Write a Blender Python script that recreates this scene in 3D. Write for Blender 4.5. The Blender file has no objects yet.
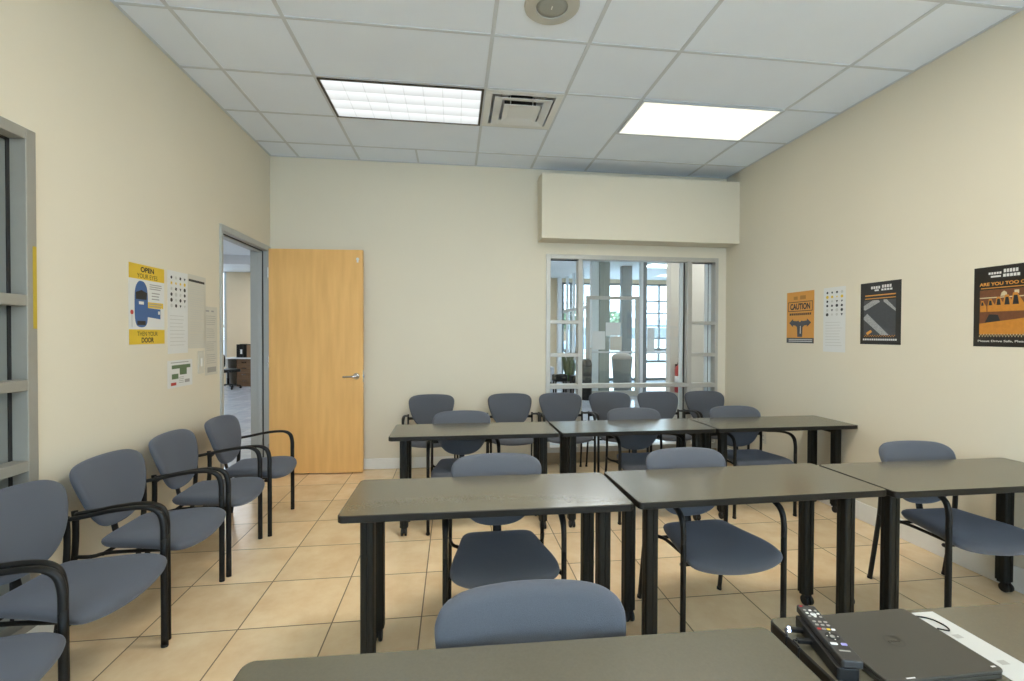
import bpy, bmesh, math, random
from mathutils import Vector, Matrix
random.seed(7)
PI = math.pi
SC = bpy.context.scene
COL = SC.collection

# ------------------------------------------------------------------ materials
def _bsdf(m):
    return m.node_tree.nodes['Principled BSDF']

def lin(c):
    r = []
    for v in c:
        v = v / 255.0
        r.append(v / 12.92 if v <= 0.04045 else ((v + 0.055) / 1.055) ** 2.4)
    return tuple(r)

def mat(name, rgb, rough=0.5, metal=0.0, spec=0.5, noise=0.0, nscale=20.0, bump=0.0, bscale=200.0, coat=0.0):
    m = bpy.data.materials.new(name)
    m.use_nodes = True
    nt = m.node_tree
    b = _bsdf(m)
    b.inputs['Roughness'].default_value = rough
    b.inputs['Metallic'].default_value = metal
    b.inputs['Specular IOR Level'].default_value = spec
    b.inputs['Coat Weight'].default_value = coat
    tc = nt.nodes.new('ShaderNodeTexCoord')
    nz = nt.nodes.new('ShaderNodeTexNoise')
    nz.inputs['Scale'].default_value = nscale
    nz.inputs['Detail'].default_value = 3
    nt.links.new(tc.outputs['Object'], nz.inputs['Vector'])
    mx = nt.nodes.new('ShaderNodeMix')
    mx.data_type = 'RGBA'
    k = noise
    mx.inputs[6].default_value = tuple(c * (1 - k) for c in rgb) + (1,)
    mx.inputs[7].default_value = tuple(min(1, c * (1 + k)) for c in rgb) + (1,)
    nt.links.new(nz.outputs['Fac'], mx.inputs[0])
    nt.links.new(mx.outputs[2], b.inputs['Base Color'])
    if bump > 0:
        n2 = nt.nodes.new('ShaderNodeTexNoise')
        n2.inputs['Scale'].default_value = bscale
        n2.inputs['Detail'].default_value = 2
        nt.links.new(tc.outputs['Object'], n2.inputs['Vector'])
        bp = nt.nodes.new('ShaderNodeBump')
        bp.inputs['Strength'].default_value = bump
        bp.inputs['Distance'].default_value = 0.002
        nt.links.new(n2.outputs['Fac'], bp.inputs['Height'])
        nt.links.new(bp.outputs['Normal'], b.inputs['Normal'])
    return m

def emit(name, rgb, strength):
    m = bpy.data.materials.new(name)
    m.use_nodes = True
    b = _bsdf(m)
    b.inputs['Base Color'].default_value = (0.8, 0.8, 0.8, 1)
    b.inputs['Emission Color'].default_value = tuple(rgb) + (1,)
    b.inputs['Emission Strength'].default_value = strength
    return m

def glass_mat(name, tint, gloss=0.06):
    m = bpy.data.materials.new(name)
    m.use_nodes = True
    nt = m.node_tree
    nt.nodes.remove(_bsdf(m))
    out = [n for n in nt.nodes if n.type == 'OUTPUT_MATERIAL'][0]
    tr = nt.nodes.new('ShaderNodeBsdfTransparent')
    tr.inputs['Color'].default_value = tuple(tint) + (1,)
    gl = nt.nodes.new('ShaderNodeBsdfGlossy')
    gl.inputs['Roughness'].default_value = 0.02
    mx = nt.nodes.new('ShaderNodeMixShader')
    mx.inputs[0].default_value = gloss
    nt.links.new(tr.outputs[0], mx.inputs[1])
    nt.links.new(gl.outputs[0], mx.inputs[2])
    nt.links.new(mx.outputs[0], out.inputs['Surface'])
    return m

def tile_floor_mat(name, x0, y0, s, base, dark, grout, rough, gw=0.0032):
    m = bpy.data.materials.new(name)
    m.use_nodes = True
    nt = m.node_tree
    N, L = nt.nodes, nt.links
    b = _bsdf(m)
    tc = N.new('ShaderNodeTexCoord')
    sx = N.new('ShaderNodeSeparateXYZ')
    L.new(tc.outputs['Object'], sx.inputs[0])
    def M(op, a, bb=None, c=None):
        n = N.new('ShaderNodeMath')
        n.operation = op
        for i, v in enumerate((a, bb, c)):
            if v is None:
                continue
            if isinstance(v, (int, float)):
                n.inputs[i].default_value = v
            else:
                L.new(v, n.inputs[i])
        return n.outputs[0]
    u = M('DIVIDE', M('SUBTRACT', sx.outputs[0], x0), s)
    v = M('DIVIDE', M('SUBTRACT', sx.outputs[1], y0), s)
    def edge(t):
        f = M('FRACT', t)
        return M('MINIMUM', f, M('SUBTRACT', 1.0, f))
    e = M('MINIMUM', edge(u), edge(v))
    g = M('LESS_THAN', e, gw / s)
    fl = N.new('ShaderNodeCombineXYZ')
    L.new(M('FLOOR', u), fl.inputs[0])
    L.new(M('FLOOR', v), fl.inputs[1])
    wn = N.new('ShaderNodeTexWhiteNoise')
    L.new(fl.outputs[0], wn.inputs['Vector'])
    # offset the mottling per tile so that each tile has a pattern of its own
    add = N.new('ShaderNodeVectorMath')
    add.operation = 'MULTIPLY_ADD'
    L.new(wn.outputs['Color'], add.inputs[0])
    add.inputs[1].default_value = (20, 20, 20)
    L.new(tc.outputs['Object'], add.inputs[2])
    nz = N.new('ShaderNodeTexNoise')
    nz.inputs['Scale'].default_value = 5.0
    nz.inputs['Detail'].default_value = 7
    nz.inputs['Roughness'].default_value = 0.62
    L.new(add.outputs[0], nz.inputs['Vector'])
    cr = N.new('ShaderNodeValToRGB')
    cr.color_ramp.elements[0].position = 0.3
    cr.color_ramp.elements[1].position = 0.68
    cr.color_ramp.elements[0].color = tuple(dark) + (1,)
    cr.color_ramp.elements[1].color = tuple(base) + (1,)
    L.new(nz.outputs['Fac'], cr.inputs[0])
    hs = N.new('ShaderNodeHueSaturation')
    L.new(cr.outputs[0], hs.inputs['Color'])
    L.new(M('MULTIPLY_ADD', wn.outputs['Value'], 0.14, 0.93), hs.inputs['Value'])
    mx = N.new('ShaderNodeMix')
    mx.data_type = 'RGBA'
    L.new(g, mx.inputs[0])
    L.new(hs.outputs[0], mx.inputs[6])
    mx.inputs[7].default_value = tuple(grout) + (1,)
    L.new(mx.outputs[2], b.inputs['Base Color'])
    L.new(M('MULTIPLY_ADD', g, 0.5, rough), b.inputs['Roughness'])
    bp = N.new('ShaderNodeBump')
    bp.inputs['Strength'].default_value = 0.5
    bp.inputs['Distance'].default_value = 0.002
    L.new(M('SUBTRACT', 1.0, g), bp.inputs['Height'])
    L.new(bp.outputs['Normal'], b.inputs['Normal'])
    return m

def wood_mat(name, a, c, axis_scale=(14, 14, 1.2), rough=0.4):
    m = bpy.data.materials.new(name)
    m.use_nodes = True
    nt = m.node_tree
    N, L = nt.nodes, nt.links
    b = _bsdf(m)
    tc = N.new('ShaderNodeTexCoord')
    mp = N.new('ShaderNodeMapping')
    mp.inputs['Scale'].default_value = axis_scale
    L.new(tc.outputs['Object'], mp.inputs[0])
    nz = N.new('ShaderNodeTexNoise')
    nz.inputs['Scale'].default_value = 2.0
    nz.inputs['Detail'].default_value = 6
    L.new(mp.outputs[0], nz.inputs['Vector'])
    cr = N.new('ShaderNodeValToRGB')
    cr.color_ramp.elements[0].position = 0.3
    cr.color_ramp.elements[1].position = 0.7
    cr.color_ramp.elements[0].color = tuple(a) + (1,)
    cr.color_ramp.elements[1].color = tuple(c) + (1,)
    L.new(nz.outputs['Fac'], cr.inputs[0])
    L.new(cr.outputs[0], b.inputs['Base Color'])
    b.inputs['Roughness'].default_value = rough
    return m

M_WALL = mat('wall paint', (0.74, 0.675, 0.535), 0.75, noise=0.03, nscale=1.5, bump=0.08, bscale=90)
M_HALLWALL = mat('hall wall paint', (0.80, 0.66, 0.46), 0.8, noise=0.02, nscale=2)
M_PALEWALL = mat('pale partition paint', (0.64, 0.61, 0.54), 0.8, noise=0.02, nscale=2)
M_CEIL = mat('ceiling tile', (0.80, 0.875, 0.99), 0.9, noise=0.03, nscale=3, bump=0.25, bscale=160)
M_TBAR = mat('ceiling grid metal', (0.58, 0.63, 0.69), 0.5)
M_FLOOR = tile_floor_mat('floor tile', -1.041, 2.367, 0.4402, (0.94, 0.74, 0.47), (0.82, 0.58, 0.335), (0.20, 0.135, 0.08), 0.2)
M_HALLFLOOR = tile_floor_mat('hall floor tile', 0.1, 0.2, 0.45, (0.62, 0.66, 0.72), (0.48, 0.53, 0.60), (0.35, 0.38, 0.42), 0.12)
M_BASE = mat('white skirting', (0.84, 0.82, 0.76), 0.45, noise=0.03)
M_CURB = mat('tan curb tile', (0.36, 0.27, 0.16), 0.4, noise=0.35, nscale=14)
M_ALU = mat('aluminium frame', (0.50, 0.48, 0.43), 0.42, metal=0.35, noise=0.04)
M_ALUD = mat('dull grey window frame', (0.34, 0.325, 0.28), 0.5, metal=0.2, noise=0.04)
M_ALUL = mat('pale aluminium', (0.62, 0.63, 0.63), 0.35, metal=0.3)
M_FRAME = mat('grey door frame paint', (0.42, 0.43, 0.41), 0.4, noise=0.03)
M_GASKET = mat('black gasket', (0.012, 0.012, 0.013), 0.6)
M_GLASS = glass_mat('clear glass', (0.97, 0.985, 0.98), 0.05)
M_GLASSB = glass_mat('facade glass', (0.96, 0.985, 0.985), 0.05)
M_DOOR = wood_mat('birch door veneer', (0.80, 0.445, 0.145), (0.90, 0.53, 0.185), (9, 9, 0.9), 0.42)
M_CHROME = mat('satin chrome', (0.72, 0.71, 0.69), 0.22, metal=1.0)
M_WHITE = mat('white plastic', (0.80, 0.79, 0.74), 0.45)
M_FABRIC = mat('blue grey fabric', (0.095, 0.102, 0.118), 0.85, spec=0.25, noise=0.14, nscale=420, bump=0.5, bscale=700)
_b = _bsdf(M_FABRIC)
_b.inputs['Sheen Weight'].default_value = 0.25
_b.inputs['Sheen Roughness'].default_value = 0.5
_b.inputs['Sheen Tint'].default_value = (0.7, 0.78, 1.0, 1)
M_BLACK = mat('black powder coat', (0.008, 0.008, 0.0075), 0.5, spec=0.25, noise=0.1, nscale=60)
M_PLAST = mat('black plastic', (0.010, 0.010, 0.010), 0.45, spec=0.3)
M_TABLE = mat('olive grey laminate', (0.118, 0.105, 0.072), 0.22, noise=0.10, nscale=160)
_bsdf(M_TABLE).inputs['IOR'].default_value = 1.95
M_EDGE = mat('black edge band', (0.009, 0.0085, 0.007), 0.5, spec=0.3)
M_LEGT = mat('black extruded post', (0.008, 0.0085, 0.007), 0.5, spec=0.25)
M_SHEET = mat('table sheet paper', (0.54, 0.54, 0.51), 0.7)
M_PAPER = mat('white paper', (0.72, 0.72, 0.69), 0.7)
M_PAPERC = mat('cream paper', (0.62, 0.59, 0.50), 0.7)
M_GREYINK = mat('grey ink', (0.36, 0.35, 0.32), 0.7)
M_FAINT = mat('faint ink', (0.56, 0.55, 0.51), 0.7)
M_INK = mat('black ink', (0.02, 0.02, 0.02), 0.6)
M_YELLOW = mat('yellow ink', (0.74, 0.50, 0.035), 0.55)
M_ORANGE = mat('orange ink', (0.68, 0.31, 0.055), 0.5)
M_BLUE = mat('blue ink', (0.045, 0.12, 0.30), 0.5)
M_DKBLUE = mat('dark blue ink', (0.02, 0.06, 0.17), 0.5)
M_REDINK = mat('red ink', (0.45, 0.05, 0.04), 0.5)
M_GREENINK = mat('green ink', (0.10, 0.17, 0.09), 0.5)
M_POSTERBLACK = mat('black poster paper', (0.016, 0.014, 0.012), 0.3)
M_ASPHALT = mat('poster asphalt', (0.055, 0.058, 0.062), 0.35, noise=0.2, nscale=60)
M_ZEBRA = mat('poster crosswalk', (0.34, 0.34, 0.34), 0.35, noise=0.5, nscale=90)
M_BROWN = mat('poster brown', (0.16, 0.06, 0.025), 0.35, noise=0.3, nscale=60)
M_TAXI = mat('poster taxi', (0.55, 0.22, 0.03), 0.35, noise=0.2, nscale=40)
M_WHITEINK = mat('white ink', (0.70, 0.69, 0.66), 0.5)
M_LAPTOP = mat('dark grey laptop shell', (0.06, 0.055, 0.045), 0.4, metal=0.15, noise=0.06, nscale=200)
M_LOGO = mat('dark emblem', (0.034, 0.031, 0.026), 0.35)
M_RED = mat('red enamel', (0.42, 0.02, 0.02), 0.3)
M_LABELW = mat('label white', (0.75, 0.75, 0.75), 0.5)
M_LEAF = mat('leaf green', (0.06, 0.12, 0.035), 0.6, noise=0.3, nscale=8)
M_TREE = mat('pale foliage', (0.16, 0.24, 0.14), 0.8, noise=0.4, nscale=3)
M_POT = mat('grey pot', (0.2, 0.2, 0.2), 0.6)
M_CONC = mat('pale concrete', (0.68, 0.71, 0.74), 0.9, noise=0.05, nscale=1)
M_BLDG = mat('far building render', (0.55, 0.60, 0.66), 0.9)
M_DESKWOOD = wood_mat('brown desk wood', (0.15, 0.085, 0.045), (0.22, 0.13, 0.07), (3, 3, 18), 0.45)
M_DESKTOP = mat('white desktop', (0.78, 0.78, 0.78), 0.35)
M_BIN = mat('grey bin plastic', (0.20, 0.20, 0.19), 0.5)
M_BINTOP = mat('beige bin lid', (0.50, 0.42, 0.36), 0.5)
M_GREYFAB = mat('pale grey upholstery', (0.50, 0.53, 0.58), 0.8)
M_COLW = mat('white column paint', (0.80, 0.82, 0.84), 0.6)
M_COLG = mat('grey green column', (0.30, 0.32, 0.28), 0.6)
M_DARKMUL = mat('dark mullion', (0.17, 0.19, 0.20), 0.4, metal=0.3)
M_LED = emit('blue led', (0.55, 0.7, 1.0), 3.0)
M_CARD = mat('cardboard', (0.28, 0.18, 0.11), 0.8)
M_CAR = mat('car paint', (0.20, 0.27, 0.36), 0.3)

def frosted():
    m = bpy.data.materials.new('grey frosted glass')
    m.use_nodes = True
    nt = m.node_tree
    nt.nodes.remove(_bsdf(m))
    out = [n for n in nt.nodes if n.type == 'OUTPUT_MATERIAL'][0]
    d = nt.nodes.new('ShaderNodeBsdfDiffuse')
    d.inputs['Color'].default_value = (0.30, 0.32, 0.31, 1)
    t = nt.nodes.new('ShaderNodeBsdfTranslucent')
    t.inputs['Color'].default_value = (0.46, 0.49, 0.46, 1)
    g = nt.nodes.new('ShaderNodeBsdfGlossy')
    g.inputs['Roughness'].default_value = 0.15
    a = nt.nodes.new('ShaderNodeMixShader')
    a.inputs[0].default_value = 0.4
    b = nt.nodes.new('ShaderNodeMixShader')
    b.inputs[0].default_value = 0.08
    nt.links.new(d.outputs[0], a.inputs[1]); nt.links.new(t.outputs[0], a.inputs[2])
    nt.links.new(a.outputs[0], b.inputs[1]); nt.links.new(g.outputs[0], b.inputs[2])
    nt.links.new(b.outputs[0], out.inputs['Surface'])
    return m
M_FROST = frosted()

# ------------------------------------------------------------------ mesh helpers
def newbm():
    return bmesh.new()

def obj(name, bm, m, parent=None, smooth=False, bevel=0.0, loc=None, rot=None, seg=2):
    bmesh.ops.recalc_face_normals(bm, faces=bm.faces[:])
    me = bpy.data.meshes.new(name)
    bm.to_mesh(me)
    bm.free()
    ms = m if isinstance(m, (list, tuple)) else [m]
    for q in ms:
        me.materials.append(q)
    o = bpy.data.objects.new(name, me)
    COL.objects.link(o)
    if parent is not None:
        o.parent = parent
    if loc is not None:
        o.location = loc
    if rot is not None:
        o.rotation_euler = rot
    if smooth:
        for p in me.polygons:
            p.use_smooth = True
    if bevel > 0:
        md = o.modifiers.new('bevel', 'BEVEL')
        md.width = bevel
        md.segments = seg
        md.limit_method = 'ANGLE'
        md.angle_limit = math.radians(40)
    return o

def box(bm, x0, x1, y0, y1, z0, z1, mi=0, mtx=None):
    vs = [Vector((x, y, z)) for x in (x0, x1) for y in (y0, y1) for z in (z0, z1)]
    if mtx is not None:
        vs = [mtx @ v for v in vs]
    v = [bm.verts.new(p) for p in vs]
    for f in ((0, 1, 3, 2), (4, 6, 7, 5), (0, 4, 5, 1), (2, 3, 7, 6), (0, 2, 6, 4), (1, 5, 7, 3)):
        fc = bm.faces.new([v[i] for i in f])
        fc.material_index = mi
    return v

def prism(bm, pts, z0, z1, mi=0, mtx=None):
    n = len(pts)
    a = [Vector((p[0], p[1], z0)) for p in pts]
    b = [Vector((p[0], p[1], z1)) for p in pts]
    if mtx is not None:
        a = [mtx @ p for p in a]
        b = [mtx @ p for p in b]
    a = [bm.verts.new(p) for p in a]
    b = [bm.verts.new(p) for p in b]
    f = [bm.faces.new(a[::-1]), bm.faces.new(b)]
    for i in range(n):
        f.append(bm.faces.new((a[i], a[(i + 1) % n], b[(i + 1) % n], b[i])))
    for q in f:
        q.material_index = mi

def rrect(x0, x1, y0, y1, r, n=5):
    pts = []
    for cx, cy, a0 in ((x1 - r, y1 - r, 0), (x0 + r, y1 - r, 90), (x0 + r, y0 + r, 180), (x1 - r, y0 + r, 270)):
        for i in range(n + 1):
            a = math.radians(a0 + 90 * i / n)
            pts.append((cx + r * math.cos(a), cy + r * math.sin(a)))
    return pts

def lathe(bm, prof, n=24, mtx=None, mi=0):
    rings = []
    for r, z in prof:
        if r < 1e-6:
            p = Vector((0, 0, z))
            rings.append([bm.verts.new(mtx @ p if mtx else p)])
        else:
            ring = []
            for i in range(n):
                a = 2 * PI * i / n
                p = Vector((r * math.cos(a), r * math.sin(a), z))
                ring.append(bm.verts.new(mtx @ p if mtx else p))
            rings.append(ring)
    for a, b in zip(rings, rings[1:]):
        for i in range(n):
            j = (i + 1) % n
            if len(a) == 1 and len(b) == 1:
                continue
            if len(a) == 1:
                f = bm.faces.new((a[0], b[i], b[j]))
            elif len(b) == 1:
                f = bm.faces.new((a[i], a[j], b[0]))
            else:
                f = bm.faces.new((a[i], a[j], b[j], b[i]))
            f.material_index = mi
    if len(rings[0]) > 1:
        bm.faces.new(rings[0][::-1]).material_index = mi
    if len(rings[-1]) > 1:
        bm.faces.new(rings[-1]).material_index = mi

def catmull(pts, n=6, closed=False):
    pts = [Vector(p) for p in pts]
    out = []
    m = len(pts)
    for i in range(m if closed else m - 1):
        p1, p2 = pts[i], pts[(i + 1) % m]
        p0 = pts[(i - 1) % m] if (closed or i > 0) else p1 * 2 - p2
        p3 = pts[(i + 2) % m] if (closed or i + 2 < m) else p2 * 2 - p1
        for k in range(n):
            t = k / n
            out.append(0.5 * ((2 * p1) + (p2 - p0) * t + (2 * p0 - 5 * p1 + 4 * p2 - p3) * t * t + (3 * p1 - p0 - 3 * p2 + p3) * t ** 3))
    if not closed:
        out.append(pts[-1])
    return out

def sweep(bm, path, side, rs, rn, n=10, mi=0):
    """oval tube: half width rs along the side vector, rn across it"""
    side = Vector(side).normalized()
    rings = []
    for i, p in enumerate(path):
        a = path[max(0, i - 1)]
        b = path[min(len(path) - 1, i + 1)]
        t = (b - a).normalized()
        s = (side - t * side.dot(t)).normalized()
        q = t.cross(s)
        wr = rs[i] if isinstance(rs, (list, tuple)) else rs
        wn = rn[i] if isinstance(rn, (list, tuple)) else rn
        rings.append([bm.verts.new(p + s * wr * math.cos(2 * PI * k / n) + q * wn * math.sin(2 * PI * k / n)) for k in range(n)])
    for a, b in zip(rings, rings[1:]):
        for k in range(n):
            bm.faces.new((a[k], a[(k + 1) % n], b[(k + 1) % n], b[k])).material_index = mi
    bm.faces.new(rings[0][::-1]).material_index = mi
    bm.faces.new(rings[-1]).material_index = mi

def empty(name, loc, rz=0.0):
    o = bpy.data.objects.new(name, None)
    o.empty_display_size = 0.1
    COL.objects.link(o)
    o.location = loc
    o.rotation_euler = (0, 0, rz)
    return o

def tag(o, label, cat, group=None):
    o['label'] = label
    o['category'] = cat
    if group:
        o['group'] = group
    return o

def struct(name, bm, m, parent=None, **k):
    o = obj(name, bm, m, parent, **k)
    if parent is None:
        o['kind'] = 'structure'
    return o

def copy_tree(o, parent=None):
    c = o.copy()
    COL.objects.link(c)
    if parent is not None:
        c.parent = parent
    for ch in list(o.children):
        copy_tree(ch, c)
    return c

def text_obj(name, s, m, parent, cx, z, width=None, height=0.05, y=-0.002, align='CENTER', bold=0.0):
    """flat lettering in the local XZ plane, facing -Y"""
    cu = bpy.data.curves.new(name, 'FONT')
    cu.body = s
    cu.size = 1.0
    cu.extrude = 0.0
    cu.offset = bold
    tmp = bpy.data.objects.new(name + '_tmp', cu)
    COL.objects.link(tmp)
    dg = bpy.context.evaluated_depsgraph_get()
    me = bpy.data.meshes.new_from_object(tmp.evaluated_get(dg))
    bpy.data.objects.remove(tmp)
    xs = [v.co.x for v in me.vertices]
    ys = [v.co.y for v in me.vertices]
    w, h = max(xs) - min(xs), max(ys) - min(ys)
    sy = height / h
    sx = width / w if width else sy
    for v in me.vertices:
        x = (v.co.x - min(xs)) * sx
        zz = (v.co.y - min(ys)) * sy
        x = cx + (x - w * sx / 2 if align == 'CENTER' else x)
        v.co = (x, y, z + zz)
    me.materials.clear()
    me.materials.append(m)
    o = bpy.data.objects.new(name, me)
    COL.objects.link(o)
    o.parent = parent
    return o

EXPO = 1.45
LK = 2.0 ** -EXPO
# ------------------------------------------------------------------ dimensions
XL, XR, YB, YR, ZC = -1.885, 3.170, 5.04, -2.6, 3.279
WT = 0.15

# ------------------------------------------------------------------ camera
f_px, yaw, pitch, roll, CH = 459.1, 0.1262, -0.0124, 0.0034, 1.44
cam_d = bpy.data.cameras.new('camera')
cam_d.sensor_width = 36.0
cam_d.lens = f_px / 1024 * 36
cam_d.clip_start = 0.02
cam = bpy.data.objects.new('camera', cam_d)
COL.objects.link(cam)
c, s_, cp, sp = math.cos(yaw), math.sin(yaw), math.cos(pitch), math.sin(pitch)
R0, U0, F0 = Vector((c, -s_, 0)), Vector((-s_ * sp, -c * sp, cp)), Vector((s_ * cp, c * cp, sp))
R1 = R0 * math.cos(roll) + U0 * math.sin(roll)
U1 = U0 * math.cos(roll) - R0 * math.sin(roll)
cam.matrix_world = Matrix(((R1.x, U1.x, -F0.x, 0), (R1.y, U1.y, -F0.y, 0), (R1.z, U1.z, -F0.z, CH), (0, 0, 0, 1)))
SC.camera = cam

# ------------------------------------------------------------------ room shell
bm = newbm(); box(bm, XL - WT, XR + WT, YR - WT, YB + WT * 0.5, -0.1, 0)
struct('floor', bm, M_FLOOR)

DX0, DX1, DZ = 3.997, 5.014, 2.335         # door opening incl. frame (along y)
WY0, WY1, WZ0, WZ1 = 1.0, 2.338, 0.10, 2.345  # left interior window
bm = newbm()
xa, xb = XL - WT, XL
box(bm, xa, xb, YR, WY0, 0, 3.4)
box(bm, xa, xb, WY0, WY1, 0, WZ0)
box(bm, xa, xb, WY0, WY1, WZ1, 3.4)
box(bm, xa, xb, WY1, DX0, 0, 3.4)
box(bm, xa, xb, DX0, DX1, DZ, 3.4)
box(bm, xa, xb, DX1, YB, 0, 3.4)
struct('wall_left', bm, M_WALL)

BX0, BX1, BZ0, BZ1 = 1.02, 3.068, 0.12, 2.342
bm = newbm()
ya, yb = YB, YB + WT
box(bm, XL - WT, BX0, ya, yb, 0, 3.4)
box(bm, BX1, XR + WT, ya, yb, 0, 3.4)
box(bm, BX0, BX1, ya, yb, BZ1, 3.4)
box(bm, BX0, BX1, ya, yb, 0, BZ0)
struct('wall_back', bm, M_WALL)
bm = newbm(); box(bm, XR, XR + WT, YR, YB, 0, 3.4); struct('wall_right', bm, M_WALL)
RX0, RX1, RZ0, RZ1 = -1.3, 2.6, 0.12, 3.0
bm = newbm()
box(bm, XL - WT, RX0, YR - WT, YR, 0, 3.4)
box(bm, RX1, XR + WT, YR - WT, YR, 0, 3.4)
box(bm, RX0, RX1, YR - WT, YR, 0, RZ0)
box(bm, RX0, RX1, YR - WT, YR, RZ1, 3.4)
struct('wall_rear', bm, M_WALL)
bm = newbm()
for a in ((RX0, RX0 + 0.05, RZ0, RZ1), (RX1 - 0.05, RX1, RZ0, RZ1), (RX0 + 0.05, RX1 - 0.05, RZ0, RZ0 + 0.05), (RX0 + 0.05, RX1 - 0.05, RZ1 - 0.05, RZ1),
          (-0.03, 0.02, RZ0 + 0.05, RZ1 - 0.05), (1.27, 1.32, RZ0 + 0.05, RZ1 - 0.05)):
    box(bm, a[0], a[1], YR - 0.11, YR + 0.01, a[2], a[3])
w7 = struct('added_rear_window', bm, M_ALU)  # unseen window added in the rear wall to bring daylight onto the ceiling
bm = newbm(); box(bm, RX0 + 0.05, RX1 - 0.05, YR - 0.06, YR - 0.054, RZ0 + 0.05, RZ1 - 0.05); obj('pane', bm, M_GLASSB, w7)
bm = newbm(); box(bm, -60, 80, -60, YR - WT, -0.12, -0.02); struct('rear_bounce_ground', bm, M_CONC)  # unseen pale ground added to bounce daylight up through the rear window

# soffit box over the back window, open slot above it
bm = newbm(); box(bm, 0.922, XR, 4.79, YB, 2.466, 3.155)
struct('trim_1', bm, M_WALL, bevel=0.004)

# ceiling with a hole for the air diffuser
HX0, HX1, HY0, HY1 = 0.262, 0.812, 3.475, 4.025
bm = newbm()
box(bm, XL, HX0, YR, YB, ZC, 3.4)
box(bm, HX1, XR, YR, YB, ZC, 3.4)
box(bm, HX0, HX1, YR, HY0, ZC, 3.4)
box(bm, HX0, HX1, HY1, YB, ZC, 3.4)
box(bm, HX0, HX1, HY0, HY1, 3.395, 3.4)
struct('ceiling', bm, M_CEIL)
C0X, C0Y, T = -1.597, 2.833, 0.61
bm = newbm()
zb0, zb1 = ZC - 0.004, ZC + 0.001
for i in (0, 1, 3, 4, 5, 7):
    x = C0X + i * T
    box(bm, x - 0.012, x + 0.012, YR, YB, zb0, zb1)
box(bm, C0X + 2 * T - 0.010, C0X + 2 * T + 0.010, C0Y + 3 * T, YB, zb0, zb1)
for j in range(-8, 4):
    y = C0Y + j * T
    box(bm, XL, C0X + 4 * T, y - 0.011, y + 0.011, zb0 + 0.0004, zb1)
    if j != 2:
        box(bm, C0X + 4 * T, C0X + 5 * T, y - 0.011, y + 0.011, zb0 + 0.0004, zb1)
    box(bm, C0X + 5 * T, XR, y - 0.011, y + 0.011, zb0 + 0.0004, zb1)
# wall angle
for a in ((XL, XL + 0.02, YR, YB), (XR - 0.02, XR, YR, YB), (XL, XR, YB - 0.02, YB)):
    box(bm, a[0], a[1], a[2], a[3], zb0 + 0.0002, zb1)
g = struct('ceiling_grid', bm, M_TBAR)

# skirting
bm = newbm(); box(bm, XL, BX0 - 0.06, YB - 0.014, YB, 0, 0.115); struct('baseboard_back', bm, M_BASE, bevel=0.004)
bm = newbm(); box(bm, XR - 0.014, XR, YR, YB, 0, 0.14); struct('baseboard_right', bm, M_BASE, bevel=0.004)
bm = newbm(); box(bm, XL, XL + 0.014, YR, DX0 - 0.002, 0, 0.115); struct('baseboard_left', bm, M_BASE, bevel=0.004)
bm = newbm()
for i in range(5):
    w = (BX1 - BX0) / 5
    box(bm, BX0 + i * w + 0.002, BX0 + (i + 1) * w - 0.002, YB - 0.012, YB, 0, 0.118)
struct('trim_2', bm, M_CURB, bevel=0.002)

# ------------------------------------------------------------------ back window (window_1)
bm = newbm()
fy0, fy1 = YB - 0.012, YB + 0.10
MX1, MX2 = (1.388, 1.438), (2.688, 2.742)
def bar(x0, x1, z0, z1, d0=fy0, d1=fy1):
    box(bm, x0, x1, d0, d1, z0, z1)
bar(BX0, BX0 + 0.05, BZ0, BZ1)
bar(BX1 - 0.036, BX1, BZ0, BZ1)
bar(BX0 + 0.05, BX1 - 0.036, BZ1 - 0.05, BZ1)
bar(BX0 + 0.05, BX1 - 0.036, BZ0, BZ0 + 0.06)
bar(MX1[0], MX1[1], BZ0 + 0.06, BZ1 - 0.05)
bar(MX2[0], MX2[1], BZ0 + 0.06, BZ1 - 0.05)
for z in (1.585, 1.215):
    bar(BX0 + 0.05, MX1[0], z - 0.02, z + 0.02)
    bar(MX2[1], BX1 - 0.036, z - 0.02, z + 0.02)
bar(BX0 + 0.05, MX1[0], 0.835, 0.885)
bar(MX1[1], MX2[0], 0.84, 0.885)
bar(MX2[1], BX1 - 0.036, 0.835, 0.885)
w1 = struct('window_1', bm, M_ALU, bevel=0.003)
bm = newbm()
gy = YB + 0.07
for (x0, x1) in ((BX0 + 0.05, MX1[0]), (MX1[1], MX2[0]), (MX2[1], BX1 - 0.036)):
    box(bm, x0, x1, gy, gy + 0.006, BZ0 + 0.06, BZ1 - 0.05)
obj('pane', bm, M_GLASS, w1)
bm = newbm()
for (x0, x1) in ((BX0 + 0.05, MX1[0]), (MX2[1], BX1 - 0.036)):
    box(bm, x0, x1, gy - 0.012, gy - 0.0005, BZ1 - 0.060, BZ1 - 0.05)
box(bm, MX2[0] - 0.009, MX2[0], gy - 0.012, gy - 0.0005, BZ0 + 0.06, BZ1 - 0.05)
box(bm, BX1 - 0.079, BX1 - 0.069, gy + 0.01, gy + 0.03, BZ0 + 0.06, BZ1 - 0.05)
obj('gasket', bm, M_GASKET, w1)
bm = newbm()
box(bm, MX2[0] - 0.05, MX2[0] - 0.012, gy + 0.008, gy + 0.03, BZ0 + 0.06, BZ1 - 0.05)
box(bm, BX1 - 0.069, BX1 - 0.036, gy + 0.008, gy + 0.03, BZ0 + 0.06, BZ1 - 0.05)
box(bm, BX1 - 0.111, BX1 - 0.079, gy + 0.008, gy + 0.03, BZ0 + 0.06, BZ1 - 0.05)
obj('inner_frame', bm, M_COLW, w1)

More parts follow.
